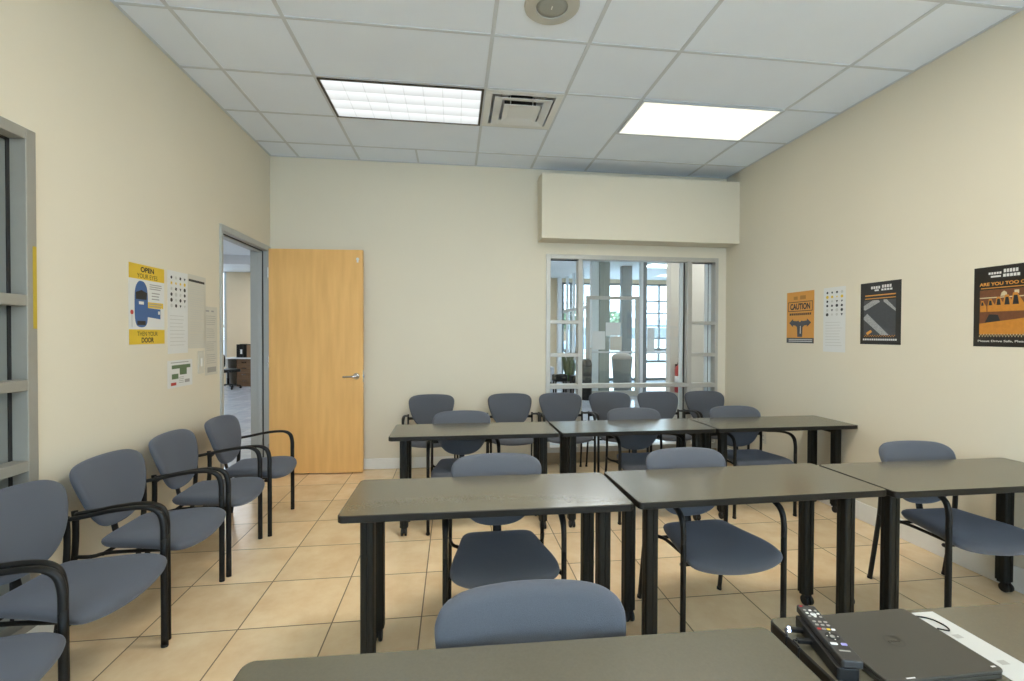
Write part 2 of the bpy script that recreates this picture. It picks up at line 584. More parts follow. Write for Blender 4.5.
# ------------------------------------------------------------------ left interior window (window_2)
bm = newbm()
def lbar(y0, y1, z0, z1, x0=XL - 0.10, x1=XL + 0.012):
    box(bm, x0, x1, y0, y1, z0, z1)
lbar(WY1 - 0.05, WY1, WZ0, WZ1)
lbar(WY0, WY0 + 0.05, WZ0, WZ1)
lbar(WY0 + 0.05, WY1 - 0.05, WZ1 - 0.05, WZ1)
lbar(WY0 + 0.05, WY1 - 0.05, WZ0, WZ0 + 0.05)
for z in (1.585, 1.21, 0.85):
    lbar(WY0 + 0.05, WY1 - 0.05, z - 0.024, z + 0.024)
w2 = struct('window_2', bm, M_ALUD, bevel=0.003)
bm = newbm(); box(bm, XL - 0.062, XL - 0.056, WY0 + 0.05, WY1 - 0.05, WZ0 + 0.05, WZ1 - 0.05)
obj('pane', bm, M_FROST, w2)
bm = newbm(); box(bm, XL - 0.066, XL - 0.052, WY1 - 0.066, WY1 - 0.05, WZ0 + 0.05, WZ1 - 0.05)
box(bm, XL - 0.066, XL - 0.052, WY0 + 0.05, WY1 - 0.066, WZ1 - 0.062, WZ1 - 0.05)
obj('gasket', bm, M_GASKET, w2)
bm = newbm(); box(bm, XL + 0.0122, XL + 0.0136, WY1 - 0.022, WY1 - 0.004, 1.46, 1.83)
tag(obj('tape_strip', bm, mat('yellow tape', (0.50, 0.36, 0.03), 0.5)), 'narrow yellow tape strip stuck upright on the edge of the left window frame', 'tape')

# ------------------------------------------------------------------ door frame and door leaf
bm = newbm()
fx0, fx1 = XL - WT - 0.015, XL + 0.015
box(bm, fx0, fx1, DX0, DX0 + 0.035, 0, DZ)
box(bm, fx0, fx1, DX1 - 0.05, DX1, 0, DZ)
box(bm, fx0, fx1, DX0 + 0.035, DX1 - 0.05, DZ - 0.05, DZ)
# stops
box(bm, XL - 0.09, XL - 0.05, DX1 - 0.066, DX1 - 0.05, 0, DZ - 0.05)
box(bm, XL - 0.09, XL - 0.05, DX0 + 0.035, DX1 - 0.066, DZ - 0.066, DZ - 0.05)
tf = struct('trim_3', bm, M_FRAME, bevel=0.003)
bm = newbm(); box(bm, XL - 0.049, XL - 0.04, DX1 - 0.058, DX1 - 0.0495, 0, DZ - 0.05)
box(bm, XL - 0.049, XL - 0.04, DX0 + 0.058, DX1 - 0.058, DZ - 0.058, DZ - 0.0495)
obj('gasket', bm, M_GASKET, tf)

DLOC = (XL + 0.022, 4.985, 0.012)
drz = -math.radians(3.2)
dm = Matrix.Rotation(drz, 4, 'Z')
bm = newbm(); box(bm, 0, 0.935, -0.045, 0, 0, 2.295)
door = struct('door_1', bm, M_DOOR, bevel=0.002, loc=DLOC, rot=(0, 0, drz))
door['label'] = 'open blond wood door standing against the back wall'
for z in (0.25, 1.15, 2.05):
    bm = newbm()
    lathe(bm, [(0.008, z - 0.055), (0.008, z + 0.055)], 12, Matrix.Translation((-0.009, -0.035, 0)))
    box(bm, -0.010, 0.0008, -0.042, -0.004, z - 0.05, z + 0.05)
    obj('hinge', bm, M_CHROME, door)
def lever(sgn):
    b = newbm()
    hx, hz = 0.872, 0.995
    y0 = -0.045 if sgn < 0 else 0.0
    rot = Matrix.Translation((hx, y0, hz)) @ Matrix.Rotation(PI / 2 if sgn < 0 else -PI / 2, 4, 'X')
    lathe(b, [(0.034, 0.0), (0.034, 0.006), (0.028, 0.011), (0.014, 0.013), (0.012, 0.05), (0.0, 0.052)], 24, rot)
    yy = y0 + sgn * 0.05
    path = catmull([(hx, yy, hz), (hx - 0.03, yy + sgn * 0.006, hz), (hx - 0.08, yy + sgn * 0.004, hz - 0.002), (hx - 0.125, yy - sgn * 0.004, hz - 0.004)], 5)
    sweep(b, path, (0, 0, 1), 0.010, 0.006, 10)
    return b
obj('lever_handle', lever(-1), M_CHROME, door, smooth=True)
obj('lever_handle', lever(1), M_CHROME, door, smooth=True)
bm = newbm(); box(bm, 0.9345, 0.9365, -0.036, -0.009, 0.93, 1.06)
box(bm, 0.936, 0.946, -0.029, -0.016, 0.98, 1.01)
obj('latch', bm, M_CHROME, door)
bm = newbm()
lathe(bm, [(0.016, 0), (0.016, 0.003), (0.010, 0.006), (0, 0.006)], 18, Matrix.Translation((0.885, -0.045, 2.20)) @ Matrix.Rotation(PI / 2, 4, 'X'))
box(bm, 0.876, 0.894, -0.0475, -0.045, 2.165, 2.19)
obj('bumper', bm, M_WHITE, door)

# ------------------------------------------------------------------ ceiling fixtures
def light_lens(name, base, lines, strength, nx, ny, w, d):
    m = bpy.data.materials.new(name)
    m.use_nodes = True
    nt = m.node_tree
    N, L = nt.nodes, nt.links
    b = _bsdf(m)
    tc = N.new('ShaderNodeTexCoord')
    sx = N.new('ShaderNodeSeparateXYZ')
    L.new(tc.outputs['Object'], sx.inputs[0])
    def Mn(op, a, bb):
        n = N.new('ShaderNodeMath'); n.operation = op
        for i, v in enumerate((a, bb)):
            if isinstance(v, (int, float)): n.inputs[i].default_value = v
            else: L.new(v, n.inputs[i])
        return n.outputs[0]
    fu = Mn('FRACT', Mn('MULTIPLY_ADD' if False else 'ADD', Mn('MULTIPLY', sx.outputs[0], nx / w), 100.0 + nx / 2), 0)
    fv = Mn('FRACT', Mn('ADD', Mn('MULTIPLY', sx.outputs[1], ny / d), 100.0 + ny / 2), 0)
    eu = Mn('MINIMUM', fu, Mn('SUBTRACT', 1.0, fu))
    ev = Mn('MINIMUM', fv, Mn('SUBTRACT', 1.0, fv))
    g1 = Mn('LESS_THAN', Mn('MINIMUM', eu, Mn('MULTIPLY', ev, 0.8)), 0.022)
    ramp = Mn('ADD', Mn('MULTIPLY', fv, -0.42), 1.12)
    st = Mn('MULTIPLY', Mn('SUBTRACT', ramp, Mn('MULTIPLY', g1, 0.30)), strength)
    b.inputs['Emission Color'].default_value = tuple(base) + (1,)
    L.new(st, b.inputs['Emission Strength'])
    b.inputs['Base Color'].default_value = (0.3, 0.3, 0.3, 1)
    return m
M_LENS_GRID = light_lens('gridded lens', (0.93, 0.985, 1.0), None, LK * 0.93, 8, 4, 1.16, 0.56)
M_LENS_WARM = emit('warm lens', (1.0, 0.95, 0.77), 0.98 * LK)
M_LENS_FILL = emit('bright fill lens', (1.0, 0.945, 0.83), 10.2)  # emission for the panel added out of view as main room light
M_LENS_FILL_DIM = emit('dim fill lens', (1.0, 0.94, 0.82), 0.6)
M_LFRAME = mat('bronze light frame', (0.06, 0.05, 0.035), 0.5)

def troffer(cx, cy, lensmat, framemat, label, prism_lens=False, z=ZC, group=None):
    t = tag(empty('ceiling_light', (cx, cy, z)), label, 'ceiling light', group)
    b = newbm()
    w, d = 0.60, 0.295
    for (x0, x1, y0, y1) in ((-w, w, -d, -d + 0.014), (-w, w, d - 0.014, d), (-w, -w + 0.018, -d + 0.014, d - 0.014), (w - 0.018, w, -d + 0.014, d - 0.014)):
        box(b, x0, x1, y0, y1, -0.012, 0.0005)
    obj('light_frame', b, framemat, t)
    b = newbm(); box(b, -w + 0.018, w - 0.018, -d + 0.014, d - 0.014, -0.008, -0.003)
    obj('lens', b, lensmat, t)
    return t
troffer(-0.377, 3.750, M_LENS_GRID, M_LFRAME, 'cool white ceiling light with a gridded lens, left of the air vent', group=None)
troffer(2.063, 3.745, M_LENS_WARM, M_TBAR, 'plain warm white ceiling light panel over the right side of the room')
for i, (x, y) in enumerate(((-0.682, 1.31), (0.843, 1.92), (2.368, 1.31), (0.843, -1.13))):  # unseen panels added to brighten the room from outside the view
    troffer(x, y, M_LENS_FILL if y > 1.5 else M_LENS_FILL_DIM, M_TBAR, 'added white ceiling light panel out of view, put in to brighten the room', group='added ceiling lights out of view')

# air diffuser in the hole
M_VENT = mat('vent white', (0.74, 0.76, 0.76), 0.5)
M_DUCT = mat('duct grey', (0.62, 0.64, 0.68), 0.6)
t = tag(empty('air_diffuser', (0.537, 3.75, ZC)), 'square white stepped air vent in the ceiling between the two lights', 'vent')
b = newbm()
H = 0.275
for (x0, x1, y0, y1) in ((-0.30, 0.30, -0.30, -H + 0.03), (-0.30, 0.30, H - 0.03, 0.30), (-0.30, -H + 0.03, -H + 0.03, H - 0.03), (H - 0.03, 0.30, -H + 0.03, H - 0.03)):
    box(b, x0, x1, y0, y1, -0.007, -0.0005)
obj('flange', b, M_VENT, t, bevel=0.002)
b = newbm()
def ringplate(b, ro, ri, zo, zi, th=0.004):
    v = []
    for (r, z) in ((ro, zo), (ri, zi), (ri, zi + th), (ro, zo + th)):
        v.append([b.verts.new((sx * r, sy * r, z)) for sx, sy in ((-1, -1), (1, -1), (1, 1), (-1, 1))])
    for k in range(4):
        a, c_ = v[k], v[(k + 1) % 4]
        for i in range(4):
            b.faces.new((a[i], a[(i + 1) % 4], c_[(i + 1) % 4], c_[i]))
ringplate(b, 0.225, 0.165, -0.020, -0.008)
obj('louver_ring', b, M_VENT, t)
b = newbm(); ringplate(b, 0.145, 0.10, -0.03, -0.018); box(b, -0.10, 0.10, -0.10, 0.10, -0.018, -0.014)
obj('center_plate', b, M_VENT, t)
b = newbm()
for (x0, x1, y0, y1) in ((-0.272, -0.268, -0.272, 0.272), (0.268, 0.272, -0.272, 0.272), (-0.268, 0.268, -0.272, -0.268), (-0.268, 0.268, 0.268, 0.272)):
    box(b, x0, x1, y0, y1, 0.0, 0.075)
box(b, -0.268, 0.268, -0.268, 0.268, 0.071, 0.075)
obj('plenum', b, M_DUCT, t)
b = newbm(); lathe(b, [(0.13, 0.040), (0.13, 0.068), (0.0, 0.069)], 28)
obj('throat', b, M_GASKET, t)
for sx in (-1, 1):
    for sy in (-1, 1):
        for q, zz in ((0.09, -0.014), (0.175, -0.006)):
            b = newbm(); box(b, sx * q - 0.004, sx * q + 0.004, sy * q - 0.004, sy * q + 0.004, zz, 0.0708)
            obj('hanger', b, M_ALUL, t)

# round ceiling speaker
t = tag(empty('ceiling_speaker', (0.540, 2.535, ZC)), 'round off-white speaker grille set in the ceiling at the top', 'speaker')
b = newbm(); lathe(b, [(0.155, 0.0), (0.155, -0.006), (0.148, -0.012), (0.09, -0.016), (0.088, -0.008), (0.088, 0.0)], 40)
obj('rim', b, mat('speaker rim', (0.50, 0.50, 0.46), 0.5), t, smooth=False)
b = newbm(); lathe(b, [(0.088, -0.006), (0.088, -0.010), (0.06, -0.013), (0.0, -0.014)], 36)
obj('grille', b, mat('speaker grille', (0.33, 0.34, 0.31), 0.6, bump=0.6, bscale=600), t, smooth=True)
b = newbm(); box(b, -0.003, 0.003, -0.012, 0.014, -0.0165, -0.0135)
obj('emblem', b, M_WHITE, t)

# ------------------------------------------------------------------ stacking armchair
def ring_surface(bm, rings, cap0=True, cap1=True):
    vr = [[bm.verts.new(p) for p in r] for r in rings]
    n = len(vr[0])
    for a, b in zip(vr, vr[1:]):
        for i in range(n):
            bm.faces.new((a[i], a[(i + 1) % n], b[(i + 1) % n], b[i]))
    if cap0:
        bm.faces.new(vr[0][::-1])
    if cap1:
        bm.faces.new(vr[-1])

def cushion_rings(outline, prof, place):
    """outline: closed 2D loop; prof: (scale inset, height)"""
    cx = sum(p[0] for p in outline) / len(outline)
    cy = sum(p[1] for p in outline) / len(outline)
    rings = []
    for s, h in prof:
        rings.append([place(cx + (p[0] - cx) * s, cy + (p[1] - cy) * s, h) for p in outline])
    return rings

def make_chair():
    root = empty('armchair', (0, 0, 0))
    # seat
    half = [(0.0, 0.140), (0.12, 0.138), (0.175, 0.122), (0.196, 0.08), (0.216, -0.02), (0.240, -0.13), (0.252, -0.205), (0.240, -0.252), (0.185, -0.280), (0.10, -0.296)]
    loop = half + [(0.0, -0.302)] + [(-x, y) for x, y in half[:0:-1]]
    out = [(v.x * 0.94, v.y) for v in catmull([(x, y, 0) for x, y in loop], 4, True)]
    def place(x, y, h):
        z = h
        z += 0.006 * max(0, (y - 0.02) / 0.12) ** 2          # rear rise
        z -= 0.030 * max(0, (-y - 0.10) / 0.20) ** 2         # waterfall front
        z += 0.010 * (x / 0.25) ** 2
        return Vector((x, y, z))
    prof = [(0.45, 0.398), (0.88, 0.400), (0.955, 0.408), (0.99, 0.419), (1.0, 0.428), (0.99, 0.437), (0.95, 0.446), (0.87, 0.451), (0.7, 0.453), (0.5, 0.451), (0.25, 0.449), (0.06, 0.448)]
    bm = newbm(); ring_surface(bm, cushion_rings(out, prof, place))
    obj('seat', bm, M_FABRIC, root, smooth=True)
    # backrest
    hb = [(0.0, 0.815), (0.10, 0.813), (0.170, 0.806), (0.212, 0.789), (0.231, 0.762), (0.233, 0.73), (0.224, 0.68), (0.205, 0.62), (0.182, 0.57), (0.152, 0.527), (0.112, 0.494), (0.06, 0.476)]
    loop = hb + [(0.0, 0.471)] + [(-x, z) for x, z in hb[:0:-1]]
    out = [(v.x, v.y) for v in catmull([(x, z, 0) for x, z in loop], 4, True)]
    def placeb(x, z, h):
        y = 0.142 + (z - 0.47) * 0.27 - 0.030 * (x / 0.233) ** 2 + 0.014 * ((z - 0.64) / 0.17) ** 2 - h
        return Vector((x, y, z))
    prof = [(0.3, -0.017), (0.88, -0.017), (0.96, -0.013), (0.992, -0.004), (1.0, 0.004), (0.985, 0.015), (0.94, 0.022), (0.85, 0.026), (0.6, 0.028), (0.3, 0.028), (0.06, 0.028)]
    bm = newbm(); ring_surface(bm, cushion_rings(out, prof, placeb))
    obj('backrest', bm, M_FABRIC, root, smooth=True)
    for s in (-1, 1):
        # front leg, then armrest
        bm = newbm()
        sweep(bm, catmull([(s * 0.256, -0.222, 0.0), (s * 0.256, -0.222, 0.25), (s * 0.256, -0.221, 0.50)], 4), (1, 0, 0), 0.0115, 0.0150, 12)
        lg = obj('leg', bm, M_BLACK, root, smooth=True)
        bm = newbm(); lathe(bm, [(0.012, 0.0), (0.0148, 0.002), (0.0145, 0.014), (0.0, 0.015)], 12, Matrix.Translation((s * 0.256, -0.222, 0)))
        obj('glide', bm, M_PLAST, lg)
        bm = newbm()
        path = catmull([(s * 0.256, -0.221, 0.49), (s * 0.256, -0.220, 0.56), (s * 0.256, -0.205, 0.615), (s * 0.256, -0.165, 0.641), (s * 0.255, -0.10, 0.645), (s * 0.253, 0.0, 0.634), (s * 0.248, 0.09, 0.617), (s * 0.242, 0.172, 0.604)], 6)
        n = len(path)
        rs = [0.0115 + 0.0035 * min(1, max(0, (i / n - 0.18) / 0.2)) * (1 - 0.4 * max(0, (i / n - 0.7) / 0.3)) for i in range(n)]
        rn = [0.0150 - 0.0050 * min(1, max(0, (i / n - 0.25) / 0.2)) for i in range(n)]
        sweep(bm, path, (1, 0, 0), rs, rn, 12)
        obj('armrest', bm, M_PLAST, root, smooth=True)
        bm = newbm()
        sweep(bm, catmull([(s * 0.242, 0.240, 0.0), (s * 0.240, 0.208, 0.22), (s * 0.238, 0.182, 0.42), (s * 0.237, 0.178, 0.55), (s * 0.237, 0.182, 0.618)], 5), (1, 0, 0), 0.0095, 0.014, 12)
        lg = obj('leg', bm, M_BLACK, root, smooth=True)
        bm = newbm(); lathe(bm, [(0.011, 0.0), (0.0135, 0.002), (0.013, 0.014), (0.0, 0.015)], 12, Matrix.Translation((s * 0.242, 0.240, 0)))
        obj('glide', bm, M_PLAST, lg)
    bm = newbm()
    for s in (-1, 1):
        sweep(bm, catmull([(s * 0.242, 0.184, 0.405), (s * 0.225, 0.12, 0.396), (s * 0.185, 0.06, 0.394), (s * 0.185, -0.19, 0.394)], 4), (0, 0, 1), 0.009, 0.008, 8)
        # straps that carry the backrest from the uprights
        sweep(bm, catmull([(s * 0.241, 0.178, 0.575), (s * 0.20, 0.186, 0.575), (s * 0.13, 0.197, 0.575)], 3), (0, 0, 1), 0.014, 0.004, 8)
    sweep(bm, [Vector((-0.250, -0.19, 0.394)), Vector((0.250, -0.19, 0.394))], (0, 0, 1), 0.009, 0.009, 8)
    for s in (-1, 1):
        sweep(bm, [Vector((s * 0.253, -0.215, 0.394)), Vector((s * 0.243, -0.185, 0.394))], (0, 0, 1), 0.009, 0.009, 8)
    sweep(bm, [Vector((-0.20, 0.09, 0.394)), Vector((0.20, 0.09, 0.394))], (0, 0, 1), 0.009, 0.009, 8)
    obj('seat_frame', bm, M_BLACK, root, smooth=True)
    bm = newbm()
    sweep(bm, catmull([(0, 0.08, 0.392), (0, 0.150, 0.405), (0, 0.172, 0.45), (0, 0.186, 0.56)], 4), (1, 0, 0), 0.022, 0.006, 10)
    obj('back_bracket', bm, M_PLAST, root, smooth=True)
    return root

chair0 = make_chair()
_used = [False]
def chair(x, y, rz, label, group):
    if not _used[0]:
        o = chair0
        _used[0] = True
    else:
        o = copy_tree(chair0)
    o.location = (x, y, 0)
    o.rotation_euler = (0, 0, rz)
    tag(o, label, 'chair', group)
    return o
G = 'blue-grey armchairs along the left wall'
Q = math.radians(90)
chair(-1.527, 3.694, Q + 0.03, 'blue-grey armchair by the left wall, next to the open doorway', G)
chair(-1.557, 3.143, Q + 0.05, 'blue-grey armchair by the left wall, second from the open doorway', G)
chair(-1.558, 2.590, Q, 'blue-grey armchair by the left wall, third from the doorway, below the yellow poster', G)
chair(-1.552, 2.035, Q - 0.05, 'blue-grey armchair by the left wall, fourth from the doorway, at the window frame', G)
chair(-1.536, 1.470, Q, 'blue-grey armchair cut off at the bottom left corner of the picture', G)
G = 'blue-grey armchairs along the back wall'
YC = 4.630
chair(-0.222, YC, 0.02, 'blue-grey armchair by the back wall, nearest the wooden door', G)
chair(0.588, YC, -0.01, 'blue-grey armchair by the back wall, just left of the window', G)
chair(1.137, YC, 0.0, 'blue-grey armchair under the back window, at its left end', G)
chair(1.686, YC, 0.0, 'blue-grey armchair under the back window, second from its left end', G)
chair(2.234, YC, 0.0, 'blue-grey armchair under the back window, third from its left end', G)
chair(2.783, YC, 0.0, 'blue-grey armchair under the back window, at its right end', G)
G = 'blue-grey armchairs behind the farthest row of tables'
chair(0.070, 3.560, 0.02, 'blue-grey armchair behind the left table of the farthest row', G)
chair(1.520, 3.560, -0.04, 'blue-grey armchair behind the middle table of the farthest row', G)
chair(2.455, 3.565, -0.02, 'blue-grey armchair behind the right table of the farthest row', G)
G = 'blue-grey armchairs behind the middle row of tables'
chair(0.222, 2.165, 0.0, 'blue-grey armchair behind the left table of the middle row', G)
chair(1.268, 2.168, 0.05, 'blue-grey armchair behind the middle table of the middle row', G)
chair(2.690, 2.175, -0.04, 'dark blue-grey armchair behind the right table of the middle row, by the right wall', G)
chair(0.190, 0.898, 0.0, 'blue-grey armchair in the foreground, its back rising behind the nearest table', None)

# ------------------------------------------------------------------ training tables
def make_table(W, legx, D=0.455, Hh=0.735):
    root = empty('training_table', (0, 0, 0))
    bm = newbm(); prism(bm, rrect(-W / 2 + 0.004, W / 2 - 0.004, -D / 2 + 0.004, D / 2 - 0.004, 0.020), Hh - 0.028, Hh)
    obj('tabletop', bm, M_TABLE, root)
    bm = newbm()
    o_, i_ = rrect(-W / 2, W / 2, -D / 2, D / 2, 0.024), rrect(-W / 2 + 0.004, W / 2 - 0.004, -D / 2 + 0.004, D / 2 - 0.004, 0.020)
    n = len(o_)
    vs = [[bm.verts.new((p[0], p[1], z)) for p in loop] for loop, z in ((i_, Hh - 0.0295), (o_, Hh - 0.0265), (o_, Hh - 0.003), (i_, Hh + 0.0002))]
    for k in range(3):
        for i in range(n):
            j = (i + 1) % n
            bm.faces.new((vs[k][i], vs[k][j], vs[k + 1][j], vs[k + 1][i]))
    bm.faces.new(vs[0][::-1])
    obj('edge_band', bm, M_EDGE, root, smooth=False)
    for x in legx:
        bm = newbm()
        box(bm, x - 0.04, x + 0.04, -D / 2 + 0.07, D / 2 - 0.03, Hh - 0.042, Hh - 0.0296)
        box(bm, x - 0.012, x + 0.012, -D / 2 + 0.13, D / 2 - 0.075, Hh - 0.09, Hh - 0.042)
        obj('leg_bracket', bm, M_LEGT, root, bevel=0.002)
        for y in (-D / 2 + 0.135, D / 2 - 0.075):
            bm = newbm()
            # fluted rounded-square post
            r = 0.029
            pts = []
            for p in rrect(-r, r, -r, r, 0.012, 4):
                pts.append(p)
            prof = []
            for k, p in enumerate(pts):
                prof.append(p)
                q = pts[(k + 1) % len(pts)]
                if math.hypot(q[0] - p[0], q[1] - p[1]) > 0.02:   # a groove in the middle of each side
                    d = Vector((q[0] - p[0], q[1] - p[1]))
                    nrm = Vector((-d.y, d.x)).normalized()
                    for (tt, dep) in ((0.40, 0), (0.44, 0.003), (0.56, 0.003), (0.60, 0)):
                        prof.append((p[0] + d.x * tt + nrm.x * dep, p[1] + d.y * tt + nrm.y * dep))
            prism(bm, prof, 0.062, Hh - 0.042, mtx=Matrix.Translation((x, y, 0)))
            lg = obj('leg', bm, M_LEGT, root)
            bm = newbm()
            box(bm, x - 0.020, x + 0.020, y - 0.020, y + 0.020, 0.048, 0.063)
            for ww in (-0.013, 0.013):
                lathe(bm, [(0.010, -0.008), (0.024, -0.008), (0.026, -0.004), (0.026, 0.004), (0.024, 0.008), (0.010, 0.008)], 20,
                      Matrix.Translation((x + ww, y - 0.012, 0.0262)) @ Matrix.Rotation(PI / 2, 4, 'Y'))
            box(bm, x - 0.006, x + 0.006, y - 0.022, y + 0.014, 0.020, 0.05)
            obj('caster', bm, M_PLAST, lg)
    return root
def table(cx, yb_, rz, label, group, src):
    o = src if not src.get('label') else copy_tree(src)
    o.location = (cx + 0.2275 * math.sin(rz), yb_ - 0.2275 * math.cos(rz), 0)
    o.rotation_euler = (0, 0, rz)
    return tag(o, label, 'table', group)
tl, tm, tr = make_table(1.200, (-0.506, 0.506)), make_table(1.202, (-0.490, 0.511)), make_table(1.192, (-0.480, 0.517))
LC, MC, RC = 0.155, 1.367, 2.576
G = 'narrow training tables of the farthest row'
table(LC, 3.668, 0.0, 'narrow grey-topped training table, left one of the farthest row', G, tl)
table(MC, 3.676, 0.012, 'narrow grey-topped training table, middle one of the farthest row', G, tm)
table(RC, 3.690, 0.008, 'narrow grey-topped training table, right end of the farthest row', G, tr)
G = 'narrow training tables of the middle row'
table(LC, 2.285, -0.008, 'narrow grey-topped training table, left one of the middle row', G, tl)
table(MC, 2.300, 0.018, 'narrow grey-topped training table, middle one of the middle row', G, tm)
table(RC, 2.285, 0.004, 'narrow grey-topped training table, right one of the middle row, at the right wall', G, tr)
G = 'narrow training tables in the foreground'
table(LC, 1.034, -0.022, 'narrow grey-topped training table in the foreground, empty, cut by the bottom edge', G, tl)
table(1.3775, 1.034, -0.026, 'narrow dark training table in the foreground carrying the laptop and remote', G, tm)

# ------------------------------------------------------------------ things on the right foreground table
TZ = 0.7355
lap = tag(empty('laptop', (0.995, 0.903, TZ), 0.0), 'closed dark grey laptop lying on the foreground table', 'laptop')
bm = newbm(); prism(bm, rrect(-0.14, 0.132, -0.103, 0.113, 0.012), 0.002, 0.011); obj('base', bm, M_LAPTOP, lap, bevel=0.002)
bm = newbm(); prism(bm, rrect(-0.14, 0.132, -0.104, 0.113, 0.012), 0.0118, 0.0195); obj('lid', bm, M_LAPTOP, lap, bevel=0.003, seg=3)
bm = newbm()
R = []
n = 32
for r in (0.0205, 0.0172):
    R.append([bm.verts.new((r * math.cos(2 * PI * i / n) - 0.013, r * math.sin(2 * PI * i / n) + 0.003, 0.0203)) for i in range(n)])
for i in range(n):
    bm.faces.new((R[0][i], R[0][(i + 1) % n], R[1][(i + 1) % n], R[1][i]))
for k in range(4):   # four tiny strokes across the ring
    box(bm, -0.013 - 0.0135 + k * 0.0072, -0.013 - 0.0135 + k * 0.0072 + 0.0046, 0.0005, 0.0055, 0.0194, 0.0201)
obj('emblem', bm, M_LOGO, lap)
bm = newbm(); box(bm, 0.112, 0.122, -0.094, -0.090, 0.0192, 0.0197); box(bm, -0.095, -0.075, -0.101, -0.098, 0.0192, 0.0197)
obj('sticker', bm, M_LABELW, lap)
bm = newbm()
for sx in (-0.11, 0.105):
    for sy in (-0.08, 0.08):
        lathe(bm, [(0.006, 0.0), (0.006, 0.003)], 10, Matrix.Translation((sx, sy, 0)))
obj('rubber_foot', bm, M_PLAST, lap)

# printed sheet to the right of the laptop
sh = tag(empty('paper_sheet', (1.175, 0.886, TZ), 0.0), 'white printed sheet on the foreground table at the right edge of the laptop', 'paper')
bm = newbm(); prism(bm, [(-0.040, -0.14), (0.045, -0.14), (0.040, 0.134), (-0.040, 0.136)], 0.0003, 0.0011); obj('sheet', bm, M_SHEET, sh)
bm = newbm(); box(bm, -0.01, 0.008, 0.035, 0.048, 0.0011, 0.0014); box(bm, -0.008, 0.012, -0.052, -0.039, 0.0011, 0.0014)
obj('print', bm, M_GREYINK, sh)
bm = newbm()
sweep(bm, catmull([(1.148, 0.952, TZ + 0.006), (1.172, 0.945, TZ + 0.004), (1.182, 0.968, TZ + 0.0035), (1.168, 0.996, TZ + 0.0035), (1.12, 1.012, TZ + 0.003), (1.07, 1.014, TZ + 0.003)], 6), (0, 0, 1), 0.0018, 0.0018, 8)
tag(obj('thin_cable', bm, M_PLAST, smooth=True), 'thin black cable looping over the white sheet behind the laptop', 'cable')

# black hub box with two plugs, remote on top
hub_rz = math.radians(-14.5)
HUB = (0.823, 0.920)
hub = tag(empty('adapter_box', (HUB[0], HUB[1], TZ), hub_rz), 'black adapter box on the foreground table, under the remote control', 'adapter')
bm = newbm(); prism(bm, rrect(-0.022, 0.022, -0.09, 0.09, 0.006), 0, 0.026); obj('case', bm, M_PLAST, hub, bevel=0.002)
bm = newbm(); box(bm, -0.0228, -0.0215, 0.045, 0.058, 0.009, 0.016); box(bm, -0.0228, -0.0215, 0.005, 0.018, 0.009, 0.016); obj('port', bm, M_GASKET, hub)
rem = tag(empty('remote_control', (0.833, 0.926, TZ + 0.0262), hub_rz), 'long black remote control with white buttons lying on the adapter box', 'remote control')
bm = newbm(); prism(bm, rrect(-0.021, 0.021, -0.098, 0.098, 0.006), 0, 0.017); obj('body', bm, mat('remote shell', (0.035, 0.034, 0.033), 0.4), rem, bevel=0.003, seg=3)
zt = 0.0171
def button(x, y, w, d, m, name='button'):
    b = newbm(); prism(b, rrect(x - w / 2, x + w / 2, y - d / 2, y + d / 2, min(w, d) * 0.3, 2), zt - 0.001, zt + 0.0012)
    obj(name, b, m, rem)
button(-0.013, 0.090, 0.006, 0.005, M_RED, 'power_button')
for r in range(3):
    for k in range(3):
        button(-0.012 + 0.012 * k, 0.074 - 0.012 * r, 0.006, 0.005, M_WHITE if (r + k) % 2 else M_GREYINK)
button(0.0, 0.058, 0.012, 0.009, M_LABELW)
for r in range(2):
    for k in range(3):
        button(-0.012 + 0.012 * k, 0.030 - 0.012 * r, 0.007, 0.005, M_GREYINK)
for k, mm in enumerate((M_RED, M_GREYINK, M_YELLOW, M_LABELW)):
    button(-0.0145 + 0.0097 * k, 0.003, 0.008, 0.005, mm)
b = newbm()
R = [[b.verts.new((r * math.cos(2 * PI * i / 24), r * math.sin(2 * PI * i / 24) - 0.022, zt + 0.0008)) for i in range(24)] for r in (0.014, 0.007)]
for i in range(24):
    b.faces.new((R[0][i], R[0][(i + 1) % 24], R[1][(i + 1) % 24], R[1][i]))
obj('navigation_ring', b, M_GASKET, rem)
button(0.0, -0.022, 0.008, 0.008, M_GREYINK)
for (dx, dy) in ((0.011, 0), (-0.011, 0), (0, 0.011), (0, -0.011)):
    button(dx, -0.022 + dy, 0.0025, 0.0025, M_WHITE)
button(-0.010, -0.047, 0.014, 0.007, M_LABELW)
button(0.010, -0.047, 0.012, 0.007, mat('lilac button', (0.36, 0.34, 0.72), 0.5))
b = newbm(); box(b, -0.011, 0.011, -0.070, -0.066, zt - 0.0005, zt + 0.0002)
obj('emblem', b, M_GREYINK, rem)

